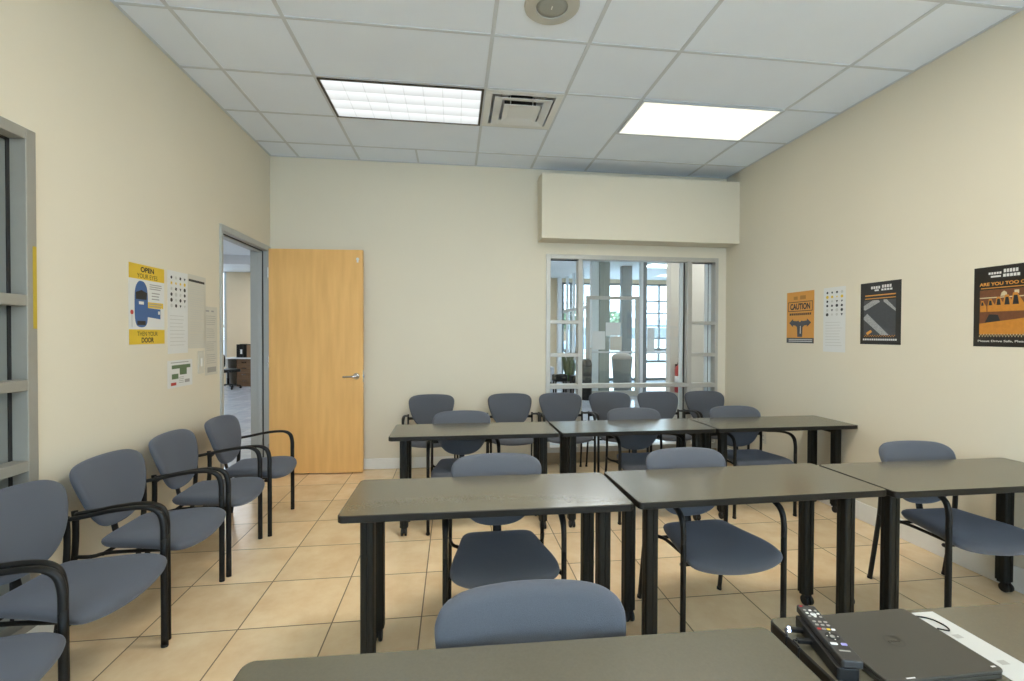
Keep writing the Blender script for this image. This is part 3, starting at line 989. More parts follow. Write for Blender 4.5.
hm = Matrix.Translation((HUB[0], HUB[1], TZ)) @ Matrix.Rotation(hub_rz, 4, 'Z')
for k, (yy, lit) in enumerate(((0.0515, True), (0.0115, False))):
    pr = hm @ Vector((-0.0225, yy, 0.0125))
    cb = tag(empty('usb_cable', pr, hub_rz), 'black plug with a glowing blue ring in the adapter box' if lit else 'plain black plug in the adapter box, the nearer of the two', 'cable', 'cables plugged into the adapter box')
    b = newbm(); prism(b, rrect(-0.03, 0.0, -0.006, 0.006, 0.002, 2), -0.004, 0.004); obj('plug', b, M_PLAST, cb, bevel=0.001)
    if lit:
        b = newbm(); lathe(b, [(0.0062, 0), (0.0062, 0.003)], 16, Matrix.Translation((-0.031, 0, 0)) @ Matrix.Rotation(PI / 2, 4, 'Y')); obj('indicator_ring', b, M_LED, cb)
    b = newbm()
    inv = Matrix.Rotation(-hub_rz, 4, 'Z')
    ex = 0.7640 - pr.x
    pts = [Vector((-0.03, 0, 0)), Vector((-0.038, -0.001, 0.0)), inv @ Vector((ex + 0.006, -0.006, -0.0075)), inv @ Vector((ex, -0.010, -0.020)), inv @ Vector((ex, -0.012, -0.16)), inv @ Vector((ex, -0.014, -0.40))]
    sweep(b, catmull(pts, 5), (0, 1, 0), 0.0021, 0.0021, 8)
    obj('cord', b, M_PLAST, cb, smooth=True)

# ------------------------------------------------------------------ posters and papers
def quad(bm, x0, x1, z0, z1, y=-0.0016, mi=0):
    v = [bm.verts.new(p) for p in ((x0, y, z0), (x1, y, z0), (x1, y, z1), (x0, y, z1))]
    bm.faces.new(v).material_index = mi
def poly(bm, pts, y=-0.0016, mi=0):
    bm.faces.new([bm.verts.new((p[0], y, p[1])) for p in pts]).material_index = mi
def sheet(name, wall, yc, zc, w, h, m, label, cat, tilt=0.0, group=None, curl=0.006):
    """origin at the sheet's centre; local x to the viewer's right, z up, facing -Y"""
    if wall == 'L':
        o = empty(name, (XL + 0.0003, yc, zc), PI / 2)
    else:
        o = empty(name, (XR - 0.0003, yc, zc), -PI / 2)
    o.rotation_euler[1] = tilt
    tag(o, label, cat, group)
    bm = newbm(); box(bm, -w / 2, w / 2, -0.0012, 0.0, -h / 2, h / 2)
    obj('sheet', bm, m, o)
    return o
def lines(bm, x0, x1, z0, z1, n, th, jitter=0.2, y=-0.0016, mi=0):
    for i in range(n):
        z = z1 - (z1 - z0) * (i + 0.5) / n
        quad(bm, x0, x1 - (x1 - x0) * jitter * random.random(), z - th / 2, z + th / 2, y, mi)

# yellow poster (left wall)
w, h = 0.333, 0.485
P = sheet('poster', 'L', 3.110, 1.617, w, h, M_PAPER, 'yellow and white poster of a blue car seen from above, on the left wall', 'poster')
bm = newbm(); quad(bm, -w / 2, w / 2, 0.152, h / 2); quad(bm, -w / 2, w / 2, -h / 2, -0.152)
quad(bm, -0.005, w / 2 - 0.012, -0.018, 0.018); obj('yellow_band', bm, M_YELLOW, P)
text_obj('lettering', 'OPEN', M_INK, P, 0.0, 0.197, 0.125, 0.032, bold=0.035)
text_obj('lettering', 'YOUR EYES', M_INK, P, 0.0, 0.160, 0.19, 0.027)
text_obj('lettering', 'THEN YOUR', M_INK, P, 0.0, -0.192, 0.19, 0.027)
text_obj('lettering', 'DOOR', M_INK, P, 0.0, -0.233, 0.115, 0.032, bold=0.035)
bm = newbm()
body = catmull([(-0.085, -0.135, 0), (-0.112, -0.10, 0), (-0.118, 0.0, 0), (-0.112, 0.09, 0), (-0.085, 0.135, 0), (-0.055, 0.142, 0), (-0.025, 0.132, 0), (-0.002, 0.09, 0), (0.003, 0.0, 0), (-0.002, -0.10, 0), (-0.028, -0.135, 0)], 4, True)
poly(bm, [(p.x, p.y) for p in body], -0.0018)
poly(bm, [(0.0, -0.075), (0.125, -0.085), (0.125, -0.022), (0.0, -0.018)], -0.0017)
obj('car_picture', bm, M_BLUE, P)
bm = newbm()
poly(bm, [(-0.105, 0.03), (-0.010, 0.03), (-0.004, 0.072), (-0.055, 0.088), (-0.108, 0.072)], -0.0021)
quad(bm, -0.095, -0.02, -0.125, -0.100, -0.0021)
obj('car_windshield', bm, M_INK, P)
bm = newbm()
quad(bm, -0.08, -0.035, 0.0, 0.018, -0.0022); quad(bm, 0.10, 0.12, -0.055, -0.035, -0.0022)
for k in range(6):
    quad(bm, 0.125 + 0.008 * (k % 2), 0.133 + 0.008 * (k % 2), -0.085 + 0.012 * k, -0.073 + 0.012 * k, -0.0022)
obj('white_marks', bm, M_WHITEINK, P)
bm = newbm(); lines(bm, 0.02, 0.145, 0.095, 0.135, 3, 0.006); lines(bm, 0.04, 0.12, 0.03, 0.085, 3, 0.007); lines(bm, 0.01, 0.14, -0.014, 0.014, 2, 0.006, y=-0.0019)
obj('print', bm, M_GREYINK, P)
bm = newbm(); quad(bm, -0.142, -0.138, -0.14, -0.06); obj('sign_post', bm, M_GREYINK, P)
bm = newbm(); poly(bm, [(-0.14 + 0.014 * math.cos(a * PI / 8), -0.05 + 0.014 * math.sin(a * PI / 8)) for a in range(16)]); obj('red_sign', bm, M_REDINK, P)

def icon_sheet(wall, yc, zc, w, h, label):
    S = sheet('paper_sheet', wall, yc, zc, w, h, M_PAPER, label, 'paper')
    bi, by_, bg = newbm(), newbm(), newbm()
    for r in range(6):
        for k in range(4):
            x = -w * 0.32 + w * 0.22 * k
            z = h * 0.42 - h * 0.068 * r
            rr = w * 0.06 * (0.75 + 0.4 * random.random())
            nn = random.choice((3, 4, 6, 8))
            tgt = by_ if r == 1 else (bg if random.random() < 0.35 else bi)
            poly(tgt, [(x + rr * math.cos(2 * PI * q / nn + 0.5), z + rr * math.sin(2 * PI * q / nn + 0.5)) for q in range(nn)])
    lines(bg, -w * 0.4, w * 0.38, -h * 0.42, -h * 0.02, 9, 0.004)
    obj('icon', bi, M_INK, S); obj('yellow_icon', by_, M_YELLOW, S); obj('print', bg, M_FAINT, S)
    return S
icon_sheet('L', 3.428, 1.585, 0.232, 0.56, 'tall white sheet of small signs, right of the yellow poster on the left wall')
S = sheet('paper_sheet', 'L', 3.662, 1.600, 0.235, 0.535, M_PAPERC, 'long text sheet with a dark header line, on the left wall', 'paper', tilt=0.02)
bm = newbm(); quad(bm, -0.11, 0.10, 0.215, 0.232); obj('header_line', bm, M_INK, S)
bm = newbm()
for k in range(5):
    lines(bm, -0.09, 0.10, 0.20 - 0.09 * (k + 1) + 0.012, 0.20 - 0.09 * k, 5, 0.003, 0.3)
obj('print', bm, M_FAINT, S)
S = sheet('paper_sheet', 'L', 3.862, 1.385, 0.185, 0.53, M_PAPERC, 'narrow text sheet nearest the doorway on the left wall', 'paper')
bm = newbm(); quad(bm, -0.08, -0.03, 0.225, 0.237); quad(bm, 0.0, 0.04, 0.225, 0.237)
for k in range(4):
    lines(bm, -0.07, 0.075, 0.20 - 0.10 * (k + 1) + 0.02, 0.20 - 0.10 * k, 5, 0.003, 0.3)
quad(bm, -0.06, 0.07, -0.245, -0.205); obj('print', bm, M_GREYINK, S)
S = sheet('paper_sheet', 'L', 3.452, 1.165, 0.29, 0.185, M_PAPER, 'small white notice with green and red blocks, low on the left wall', 'paper')
bm = newbm(); quad(bm, -0.10, 0.12, 0.035, 0.060); quad(bm, -0.10, -0.025, -0.035, 0.0); quad(bm, -0.01, 0.075, -0.010, 0.035); obj('green_block', bm, M_GREENINK, S)
bm = newbm(); quad(bm, -0.11, -0.05, -0.078, -0.058); obj('red_block', bm, M_REDINK, S)
bm = newbm(); quad(bm, 0.05, 0.11, -0.068, -0.045); lines(bm, -0.11, 0.10, 0.066, 0.088, 1, 0.006); lines(bm, -0.02, 0.04, -0.07, -0.02, 4, 0.004); obj('print', bm, M_GREYINK, S)
# switch plate
o = tag(empty('switch_plate', (XL + 0.001, 3.706, 1.226), PI / 2), 'cream wall switch plate between the paper sheets on the left wall', 'switch')
bm = newbm(); box(bm, -0.038, 0.038, -0.006, 0.0, -0.085, 0.085); obj('plate', bm, M_PAPERC, o, bevel=0.003)
bm = newbm(); box(bm, -0.010, 0.010, -0.010, -0.0062, -0.03, 0.03); obj('rocker', bm, M_WHITE, o, bevel=0.002)
# outlet on the right wall
o = tag(empty('wall_outlet', (XR - 0.001, 4.35, 0.39), -PI / 2), 'small cream power outlet low on the right wall behind the far tables', 'outlet')
bm = newbm(); box(bm, -0.036, 0.036, -0.006, 0.0, -0.058, 0.058); obj('plate', bm, M_PAPERC, o, bevel=0.003)
bm = newbm()
for z in (-0.022, 0.022):
    box(bm, -0.009, -0.006, -0.0072, -0.0058, z - 0.006, z + 0.006); box(bm, 0.006, 0.009, -0.0072, -0.0058, z - 0.006, z + 0.006)
obj('socket', bm, M_INK, o)

# caution poster (right wall)
w, h = 0.335, 0.475
P = sheet('poster', 'R', 3.871, 1.610, w, h, M_ORANGE, 'orange caution poster with a forked black arrow, on the right wall', 'poster')
text_obj('lettering', 'CAUTION', M_INK, P, 0.0, 0.072, 0.245, 0.058, bold=0.04)
bm = newbm()
for a in ((-0.15, 0.15, 0.140, 0.146), (-0.15, 0.15, 0.056, 0.062), (-0.15, -0.144, 0.062, 0.140), (0.144, 0.15, 0.062, 0.140)):
    quad(bm, *a)
for k in range(11):
    quad(bm, -0.13 + k * 0.0245, -0.13 + k * 0.0245 + 0.018, 0.020, 0.040)
obj('caption', bm, M_INK, P)
bm = newbm()
poly(bm, [(-0.03, -0.18), (0.03, -0.18), (0.035, -0.09), (0.022, -0.06), (0.0, -0.045), (-0.022, -0.06), (-0.035, -0.09)])
poly(bm, [(-0.022, -0.06), (-0.04, -0.035), (-0.085, -0.03), (-0.085, -0.012), (-0.135, -0.05), (-0.085, -0.09), (-0.085, -0.072), (-0.055, -0.075), (-0.035, -0.09)])
poly(bm, [(0.035, -0.09), (0.055, -0.075), (0.085, -0.072), (0.085, -0.09), (0.135, -0.05), (0.085, -0.012), (0.085, -0.03), (0.04, -0.035), (0.022, -0.06)])
poly(bm, [(-0.022, -0.06), (0.0, -0.045), (-0.02, -0.030), (-0.04, -0.035)]); poly(bm, [(0.022, -0.06), (0.04, -0.035), (0.02, -0.030), (0.0, -0.045)])
quad(bm, -w / 2, w / 2, -h / 2, -0.19)
obj('arrow', bm, M_ASPHALT, P)
bm = newbm(); poly(bm, [(0.002, -0.15), (0.012, -0.15), (0.012, -0.08), (0.004, -0.08)], -0.0019); lines(bm, -0.14, 0.15, -0.228, -0.198, 2, 0.006, 0.05, -0.0019); obj('white_print', bm, M_WHITEINK, P)
bm = newbm(); quad(bm, -0.08, -0.03, 0.165, 0.195); quad(bm, 0.0, 0.07, 0.165, 0.20); obj('faint_header', bm, mat('brown ink', (0.42, 0.19, 0.03), 0.5), P)

icon_sheet('R', 3.487, 1.577, 0.225, 0.545, 'tall white sheet with rows of small signs, on the right wall beside the orange poster')

# crosswalk poster
w, h = 0.330, 0.470
P = sheet('poster', 'R', 3.070, 1.612, w, h, M_POSTERBLACK, 'black poster showing a crosswalk from above, on the right wall', 'poster')
bm = newbm(); quad(bm, -0.135, 0.125, -0.165, 0.10); obj('picture', bm, M_ASPHALT, P)
bm = newbm()
poly(bm, [(-0.135, -0.03), (-0.105, 0.0), (0.075, -0.165), (0.01, -0.165), (-0.135, -0.045)], -0.0019)
poly(bm, [(-0.135, 0.03), (-0.12, 0.025), (0.0, 0.085), (-0.01, 0.10), (-0.06, 0.10), (-0.135, 0.06)], -0.0019)
poly(bm, [(0.03, 0.10), (0.055, 0.10), (0.125, 0.03), (0.125, 0.01), (0.03, 0.085)], -0.0019)
obj('crosswalk_stripe', bm, M_ZEBRA, P)
bm = newbm()
quad(bm, -0.125, 0.125, 0.132, 0.141); quad(bm, -0.125, 0.125, 0.110, 0.116)
for k in range(26):
    quad(bm, -0.128 + k * 0.0098, -0.128 + k * 0.0098 + 0.005, -0.178 + 0.007 * (k % 2), -0.171 + 0.007 * (k % 2), -0.002)
poly(bm, [(-0.115, -0.15), (-0.075, -0.125), (-0.06, -0.14), (-0.10, -0.165)], -0.0021)
obj('orange_print', bm, M_ORANGE, P)
bm = newbm()
for k in range(4):
    quad(bm, -0.075 + k * 0.02, -0.060 + k * 0.02, 0.185, 0.205); quad(bm, 0.015 + k * 0.02, 0.03 + k * 0.02, 0.188, 0.210); quad(bm, 0.01 + k * 0.023, 0.028 + k * 0.023, 0.168, 0.182)
quad(bm, -0.045, -0.01, 0.168, 0.180)
for k in range(18):
    quad(bm, -0.14 + k * 0.0155, -0.14 + k * 0.0155 + 0.011, -0.205, -0.192)
obj('white_print', bm, M_WHITEINK, P)

# taxi poster
PS = 0.56
def quadp(bm, x0, x1, z0, z1, y=-0.0016):
    quad(bm, x0 * PS - 0.008, x1 * PS - 0.008, z0, z1, y)
def polyp(bm, pts, y=-0.0016):
    poly(bm, [(p[0] * PS - 0.008, p[1]) for p in pts], y)
w, h = 0.36, 0.475
P = sheet('poster', 'R', 2.263, 1.617, w, h, M_POSTERBLACK, 'large black poster with a photo of orange cabs, at the right edge', 'poster')
text_obj('lettering', 'ARE YOU TOO CLOSE?', M_ORANGE, P, 0.0, 0.124, 0.30, 0.020, bold=0.03)
bm = newbm(); quadp(bm, -0.24, 0.27, 0.108, 0.113); obj('orange_line', bm, M_ORANGE, P)
bm = newbm(); quadp(bm, -0.25, 0.28, -0.165, 0.10); obj('picture', bm, M_BROWN, P)
bm = newbm()
for k in range(5):
    x = -0.22 + k * 0.075
    s = 0.8 + k * 0.22
    polyp(bm, [(x - 0.03 * s, -0.03), (x + 0.045 * s, -0.03), (x + 0.04 * s, 0.005 * s), (x + 0.015 * s, 0.03 * s), (x + 0.005, 0.045 * s), (x - 0.018 * s, 0.045 * s), (x - 0.032 * s, 0.0)], -0.0018 - 0.00005 * k)
polyp(bm, [(-0.25, -0.165), (0.28, -0.165), (0.28, -0.06), (0.1, -0.075), (-0.25, -0.10)], -0.0022)
obj('cab_picture', bm, M_TAXI, P)
bm = newbm()
for k in range(5):
    x = -0.22 + k * 0.075
    s = 0.8 + k * 0.22
    polyp(bm, [(x - 0.020 * s, 0.008), (x + 0.012 * s, 0.008), (x + 0.004 * s, 0.036 * s), (x - 0.014 * s, 0.036 * s)], -0.0023)
polyp(bm, [(-0.20, -0.095), (-0.06, -0.085), (-0.08, -0.05), (-0.16, -0.045)], -0.0023)
obj('cab_window', bm, M_INK, P)
bm = newbm()
for k in range(40):
    quadp(bm, -0.25 + k * 0.01325, -0.25 + k * 0.01325 + 0.0075, -0.180 + 0.009 * (k % 2), -0.171 + 0.009 * (k % 2), -0.0024)
quadp(bm, -0.25, 0.28, 0.050, 0.056, -0.0017)
polyp(bm, [(-0.06, 0.06), (0.0, 0.06), (-0.005, 0.08), (-0.03, 0.09), (-0.05, 0.08)], -0.0019)
quadp(bm, 0.06, 0.10, 0.07, 0.09, -0.0019)
obj('cream_print', bm, mat('cream ink', (0.62, 0.52, 0.33), 0.5), P)
text_obj('lettering', 'Please Drive Safe, Please Share', M_WHITEINK, P, 0.0, -0.212, 0.31, 0.014, bold=0.02)
bm = newbm()
for k in range(5):
    quadp(bm, -0.17 + k * 0.024, -0.152 + k * 0.024, 0.190, 0.203); quadp(bm, -0.035 + k * 0.026, -0.015 + k * 0.026, 0.195, 0.215); quadp(bm, -0.04 + k * 0.03, -0.016 + k * 0.03, 0.170, 0.187)
quadp(bm, -0.15, -0.06, 0.172, 0.182)
obj('white_print', bm, M_WHITEINK, P)

# ------------------------------------------------------------------ the hall beyond
HC = 3.2
HYF = 14.0
bm = newbm()
box(bm, -9.0, 9.0, YB + WT * 0.5, HYF + 0.3, -0.1, 0)
box(bm, -9.0, XL - WT, YR - WT, YB + WT * 0.5, -0.1, 0)
struct('floor_hall', bm, M_HALLFLOOR)
bm = newbm()
box(bm, -9.0, 9.0, YB + WT, HYF + 0.3, HC, 3.4)
box(bm, -9.0, XL - WT, YR - WT, YB + WT, HC, 3.4)
struct('ceiling_hall', bm, mat('hall ceiling', (0.78, 0.80, 0.82), 0.9, noise=0.02))
FX0 = 3.34
bm = newbm()
box(bm, -9.0, -7.9, HYF, HYF + 0.2, 0, HC)
box(bm, -7.9, -6.42, HYF, HYF + 0.2, 0, 0.5)
box(bm, -6.42, FX0, HYF, HYF + 0.2, 0, HC)
box(bm, FX0, 9.0, HYF, HYF + 0.2, 3.08, HC)
struct('wall_far', bm, M_HALLWALL)
bm = newbm(); box(bm, -9.15, -9.0, YR - WT, HYF, 0, HC); struct('wall_hall_left', bm, M_HALLWALL)
bm = newbm(); box(bm, 9.0, 9.15, YB + WT, HYF, 0, HC); struct('wall_hall_right', bm, M_HALLWALL)
bm = newbm(); box(bm, -9.0, XL - WT, YR - WT, YR, 0, HC); struct('wall_hall_rear', bm, M_HALLWALL)
bm = newbm(); box(bm, -7.9, XL - WT, 11.0, 11.25, 3.0, HC); struct('trim_4', bm, M_COLW)
bm = newbm(); box(bm, XR + WT, 9.15, YB, YB + WT, 0, HC); struct('wall_hall_front', bm, M_PALEWALL)
# pale partition carrying the extinguisher
bm = newbm(); box(bm, 3.405, 8.9, 6.9, 7.05, 0, HC); struct('wall_partition', bm, M_PALEWALL)
bm = newbm(); box(bm, 3.41, 8.9, 6.886, 6.9, 0, 0.11); struct('baseboard_partition', bm, M_BASE)

# far glazing
bm = newbm()
def fb(x0, x1, z0, z1, d=0.10):
    box(bm, x0, x1, HYF + 0.02, HYF + 0.02 + d, z0, z1)
for x in (3.34, 3.60, 3.98, 4.62, 5.35, 6.05):
    fb(x, x + 0.07, 0, 3.08)
xx = 6.52
while xx < 8.9:
    fb(xx, xx + 0.04, 0.62, 3.08)
    xx += 0.44
fb(3.41, 9.0, 3.02, 3.08)
fb(3.41, 9.0, 0, 0.08)
for z in (2.53, 2.14, 1.74, 1.34):
    fb(6.12, 9.0, z - 0.02, z + 0.02)
fb(6.12, 9.0, 0.94, 1.02)
fb(6.12, 9.0, 0.56, 0.64)
w3 = struct('window_3', bm, M_DARKMUL)
bm = newbm(); box(bm, 3.41, 9.0, HYF + 0.06, HYF + 0.066, 0.08, 3.02); obj('pane', bm, M_GLASSB, w3)
bm = newbm()
for a in ((-7.9, -7.82, 0.5, HC), (-6.50, -6.42, 0.5, HC), (-7.2, -7.13, 0.5, HC), (-7.82, -6.5, 0.5, 0.58), (-7.82, -6.5, 1.62, 1.70)):
    fb(*a)
w4 = struct('window_4', bm, M_ALUL)
bm = newbm(); box(bm, -7.82, -6.5, HYF + 0.06, HYF + 0.066, 0.58, HC); obj('pane', bm, M_GLASSB, w4)

# glazed partition of the entrance lobby, running away from the viewer at x = 3.3
bm = newbm()
PX = 3.36
for y in (11.0, 11.9, 12.75, 13.5):
    box(bm, PX, PX + 0.07, y, y + 0.07, 0, HC)
for z in (0.10, 0.78, 2.16):
    box(bm, PX, PX + 0.07, 11.07, HYF, z - 0.04, z + 0.04)
w5 = struct('window_5', bm, M_COLW)
bm = newbm(); box(bm, PX + 0.03, PX + 0.036, 11.07, HYF, 0.14, HC); obj('pane', bm, M_GLASSB, w5)

# columns
bm = newbm(); prism(bm, rrect(3.27, 3.45, 10.66, 10.84, 0.02), 0, HC); struct('column_white', bm, M_COLW)
bm = newbm(); prism(bm, rrect(3.47, 3.61, 10.70, 10.84, 0.02), 0, HC); box(bm, 3.61, 3.74, 10.72, 10.82, 0, HC); struct('column_grey', bm, M_COLG)
bm = newbm(); prism(bm, rrect(3.17, 3.30, HYF - 0.16, HYF - 0.005, 0.02), 0, HC); struct('column_far', bm, M_COLW)
bm = newbm(); prism(bm, rrect(4.24, 4.50, 11.2, 11.4, 0.02), 0, HC); struct('column_rear', bm, M_DARKMUL)

# glass entrance screen with door (door_2)
EY = 10.45
bm = newbm()
for a in ((4.40, 4.47, 0, HC), (5.6, 5.68, 0, HC)):
    box(bm, a[0], a[1], EY, EY + 0.09, a[2], a[3])
box(bm, 4.56, 6.6, EY + 0.01, EY + 0.08, 1.0, 1.06)
box(bm, 4.56, 6.6, EY + 0.01, EY + 0.08, 0.0, 0.10)
w6 = struct('window_6', bm, M_COLW)
bm = newbm(); box(bm, 4.47, 4.56, EY + 0.005, EY + 0.085, 0, HC); obj('mullion', bm, M_DARKMUL, w6)
bm = newbm(); box(bm, 4.56, 6.6, EY + 0.04, EY + 0.046, 0.1, HC)
box(bm, 3.2, 4.40, EY + 0.04, EY + 0.046, 2.37, HC); obj('pane', bm, M_GLASSB, w6)
bm = newbm()
for a in ((3.08, 3.16, 0.0, 2.36), (4.29, 4.37, 0.0, 2.36), (3.16, 4.29, 2.28, 2.36), (3.16, 4.29, 0.0, 0.12)):
    box(bm, a[0], a[1], EY, EY + 0.06, a[2], a[3])
d2 = struct('door_2', bm, M_ALU)
bm = newbm(); box(bm, 3.16, 4.29, EY + 0.027, EY + 0.033, 0.12, 2.28); obj('pane', bm, M_GLASSB, d2)
bm = newbm(); box(bm, 3.16, 4.29, EY - 0.03, EY + 0.0, 1.02, 1.06); obj('push_bar', bm, M_ALUL, d2)
bm = newbm(); box(bm, 3.17, 3.20, EY - 0.04, EY - 0.02, 0.78, 1.15); box(bm, 3.175, 3.195, EY - 0.02, EY + 0.03, 0.80, 0.83); box(bm, 3.175, 3.195, EY - 0.02, EY + 0.03, 1.10, 1.13); obj('pull_handle', bm, M_CHROME, d2)
def taped(x0, x1, z0, z1, m, label, y=EY + 0.026, tilt=0.0):
    bm = newbm(); box(bm, x0, x1, y - 0.0015, y, z0, z1)
    o = obj('paper_notice', bm, m)
    tag(o, label, 'paper', 'notices taped to the glass entrance door')
taped(3.235, 3.545, 1.10, 1.53, M_PAPER, 'white paper notice low on the left of the glass entrance door')
taped(3.56, 3.92, 1.43, 1.74, M_PAPER, 'white paper notice highest on the glass entrance door')
taped(3.66, 3.95, 1.07, 1.41, M_PAPERC, 'cream paper notice just below the highest notice on the glass entrance door')
bm = newbm(); box(bm, 4.585, 4.77, EY + 0.036, EY + 0.0385, 1.05, 1.62)
tag(obj('paper_notice', bm, M_PAPER), 'tall white paper on the glass panel right of the entrance door', 'paper')

# domed bin inside the entrance
t = tag(empty('litter_bin', (4.10, 10.84, 0)), 'grey bin with a domed beige lid seen behind the glass entrance door', 'bin')
bm = newbm(); lathe(bm, [(0.18, 0), (0.19, 0.02), (0.25, 0.82), (0.25, 0.86)], 28); obj('bin_body', bm, M_BIN, t, smooth=False)
bm = newbm(); lathe(bm, [(0.26, 0.86), (0.26, 0.89), (0.22, 0.96), (0.14, 1.0), (0.0, 1.015)], 28); obj('bin_lid', bm, M_BINTOP, t, smooth=True)

# fire extinguisher on the partition
t = tag(empty('fire_extinguisher', (3.505, 6.80, 0.545)), 'red fire extinguisher hanging on the pale wall beyond the back window', 'fire extinguisher')
bm = newbm(); lathe(bm, [(0.055, 0), (0.068, 0.012), (0.068, 0.36), (0.055, 0.40), (0.025, 0.425), (0.022, 0.44), (0.0, 0.44)], 24); obj('cylinder', bm, M_RED, t, smooth=True)
bm = newbm(); lathe(bm, [(0.0688, 0.125), (0.0688, 0.26)], 24); obj('paper_label', bm, M_LABELW, t, smooth=True)
bm = newbm(); box(bm, -0.02, 0.02, -0.02, 0.02, 0.44, 0.47); sweep(bm, [Vector((-0.01, 0, 0.468)), Vector((0.06, -0.01, 0.485)), Vector((0.085, -0.01, 0.475))], (0, 1, 0), 0.010, 0.004, 8)
sweep(bm, [Vector((0.0, 0, 0.47)), Vector((0.045, -0.01, 0.52))], (0, 1, 0), 0.009, 0.004, 8); obj('valve_handle', bm, M_BLACK, t)
bm = newbm(); sweep(bm, catmull([(0.02, 0.03, 0.455), (0.070, 0.03, 0.42), (0.080, 0.03, 0.30), (0.078, 0.03, 0.18)], 5), (0, 1, 0), 0.007, 0.007, 8); obj('hose', bm, M_BLACK, t, smooth=True)
bm = newbm(); box(bm, -0.02, 0.02, 0.066, 0.0998, 0.30, 0.44); obj('wall_hook', bm, M_BLACK, t)

# hall furniture seen through the back window
def simple_stool(x, y, label):
    t = tag(empty('lobby_stool', (x, y, 0)), label, 'stool', 'black stools in the lobby')
    bm = newbm(); prism(bm, rrect(-0.16, 0.16, -0.16, 0.16, 0.06), 0.36, 0.52); obj('cushion', bm, M_PLAST, t, bevel=0.03, seg=3)
    for sx in (-1, 1):
        for sy in (-1, 1):
            bm = newbm(); box(bm, sx * 0.12 - 0.015, sx * 0.12 + 0.015, sy * 0.12 - 0.015, sy * 0.12 + 0.015, 0, 0.36); obj('leg', bm, M_BLACK, t)
simple_stool(2.46, 10.5, 'low black stool beyond the left pane of the back window, the left one')
simple_stool(2.80, 10.2, 'low black stool beyond the left pane of the back window, in front of the plant')
t = tag(empty('lounge_chair', (2.42, 12.95, 0)), 'pale grey lounge chair in the lobby beyond the left edge of the back window', 'lounge chair')
bm = newbm(); box(bm, -0.30, 0.30, -0.30, 0.30, 0.12, 0.40); obj('seat', bm, M_GREYFAB, t, bevel=0.04, seg=3)
bm = newbm(); box(bm, -0.30, 0.30, 0.18, 0.34, 0.40, 0.66); obj('backrest', bm, M_GREYFAB, t, bevel=0.05, seg=3)
for sx in (-1, 1):
    bm = newbm(); box(bm, sx * 0.34 - 0.05, sx * 0.34 + 0.05, -0.30, 0.30, 0.10, 0.54); obj('armrest', bm, M_GREYFAB, t, bevel=0.03, seg=3)
    for sy in (-1, 1):
        bm = newbm(); box(bm, sx * 0.28 - 0.02, sx * 0.28 + 0.02, sy * 0.26 - 0.02, sy * 0.26 + 0.02, 0, 0.12); obj('leg', bm, M_BLACK, t)
t = tag(empty('potted_grass', (2.83, 11.1, 0)), 'potted plant with long grassy green leaves in the lobby beyond the back window', 'plant')
bm = newbm(); lathe(bm, [(0.13, 0), (0.17, 0.30), (0.18, 0.31), (0.155, 0.31), (0.15, 0.28), (0, 0.28)], 20); obj('pot', bm, M_POT, t)
bm = newbm()
for k in range(130):
    a = random.random() * 2 * PI
    r = 0.08 + 0.26 * random.random()
    hh = 0.45 + 0.32 * random.random()
    d = Vector((math.cos(a), math.sin(a), 0))
    n_ = Vector((-d.y, d.x, 0))
    p0 = Vector((0, 0, 0.28)) + d * 0.07
    p1 = p0 + d * r * 0.35 + Vector((0, 0, hh * 0.85))
    p2 = p0 + d * r * 0.9 + Vector((0, 0, hh * (0.8 + 0.2 * random.random())))
    wd = 0.010
    v = [bm.verts.new(q) for q in (p0 - n_ * wd, p0 + n_ * wd, p1 + n_ * wd, p2, p1 - n_ * wd)]
    bm.faces.new(v)
lf = obj('foliage', bm, M_LEAF, t)

def office_chair(x, y, rz, label, group=None):
    t = tag(empty('office_chair', (x, y, 0), rz), label, 'office chair', group)
    bm = newbm(); prism(bm, rrect(-0.23, 0.23, -0.22, 0.22, 0.08), 0.44, 0.52); obj('seat', bm, M_PLAST, t, bevel=0.02, seg=3)
    bm = newbm(); prism(bm, rrect(-0.21, 0.21, 0.55, 0.93, 0.12), -0.03, 0.03, mtx=Matrix.Translation((0, 0.24, 0)) @ Matrix.Rotation(PI / 2, 4, 'X')); obj('backrest', bm, M_PLAST, t, bevel=0.015, seg=3)
    bm = newbm(); sweep(bm, catmull([(0, 0.05, 0.43), (0, 0.27, 0.45), (0, 0.285, 0.65)], 5), (1, 0, 0), 0.03, 0.008, 8); obj('back_bracket', bm, M_BLACK, t)
    bm = newbm(); lathe(bm, [(0.03, 0.10), (0.03, 0.28), (0.022, 0.28), (0.022, 0.44)], 14); obj('gas_column', bm, M_BLACK, t)
    for k in range(5):
        a = 2 * PI * k / 5 + 0.3
        p = Vector((math.cos(a), math.sin(a), 0))
        bm = newbm(); sweep(bm, [p * 0.02 + Vector((0, 0, 0.12)), p * 0.28 + Vector((0, 0, 0.075))], (0, 0, 1), 0.016, 0.02, 8)
        lg = obj('leg', bm, M_BLACK, t)
        bm = newbm(); lathe(bm, [(0.03, -0.018), (0.03, 0.018)], 14, Matrix.Translation(p * 0.28 + Vector((0, 0, 0.03))) @ Matrix.Rotation(a, 4, 'Z') @ Matrix.Rotation(PI / 2, 4, 'X')); obj('caster', bm, M_PLAST, lg)
        bm = newbm(); box(bm, p.x * 0.28 - 0.008, p.x * 0.28 + 0.008, p.y * 0.28 - 0.008, p.y * 0.28 + 0.008, 0.03, 0.075); obj('caster_stem', bm, M_PLAST, lg)
t = tag(empty('ash_bin', (2.93, 9.9, 0)), 'slim black round-topped bin left of the glass entrance door', 'bin')
bm = newbm(); lathe(bm, [(0.10, 0), (0.115, 0.02), (0.115, 0.74)], 24); obj('bin_body', bm, M_PLAST, t)
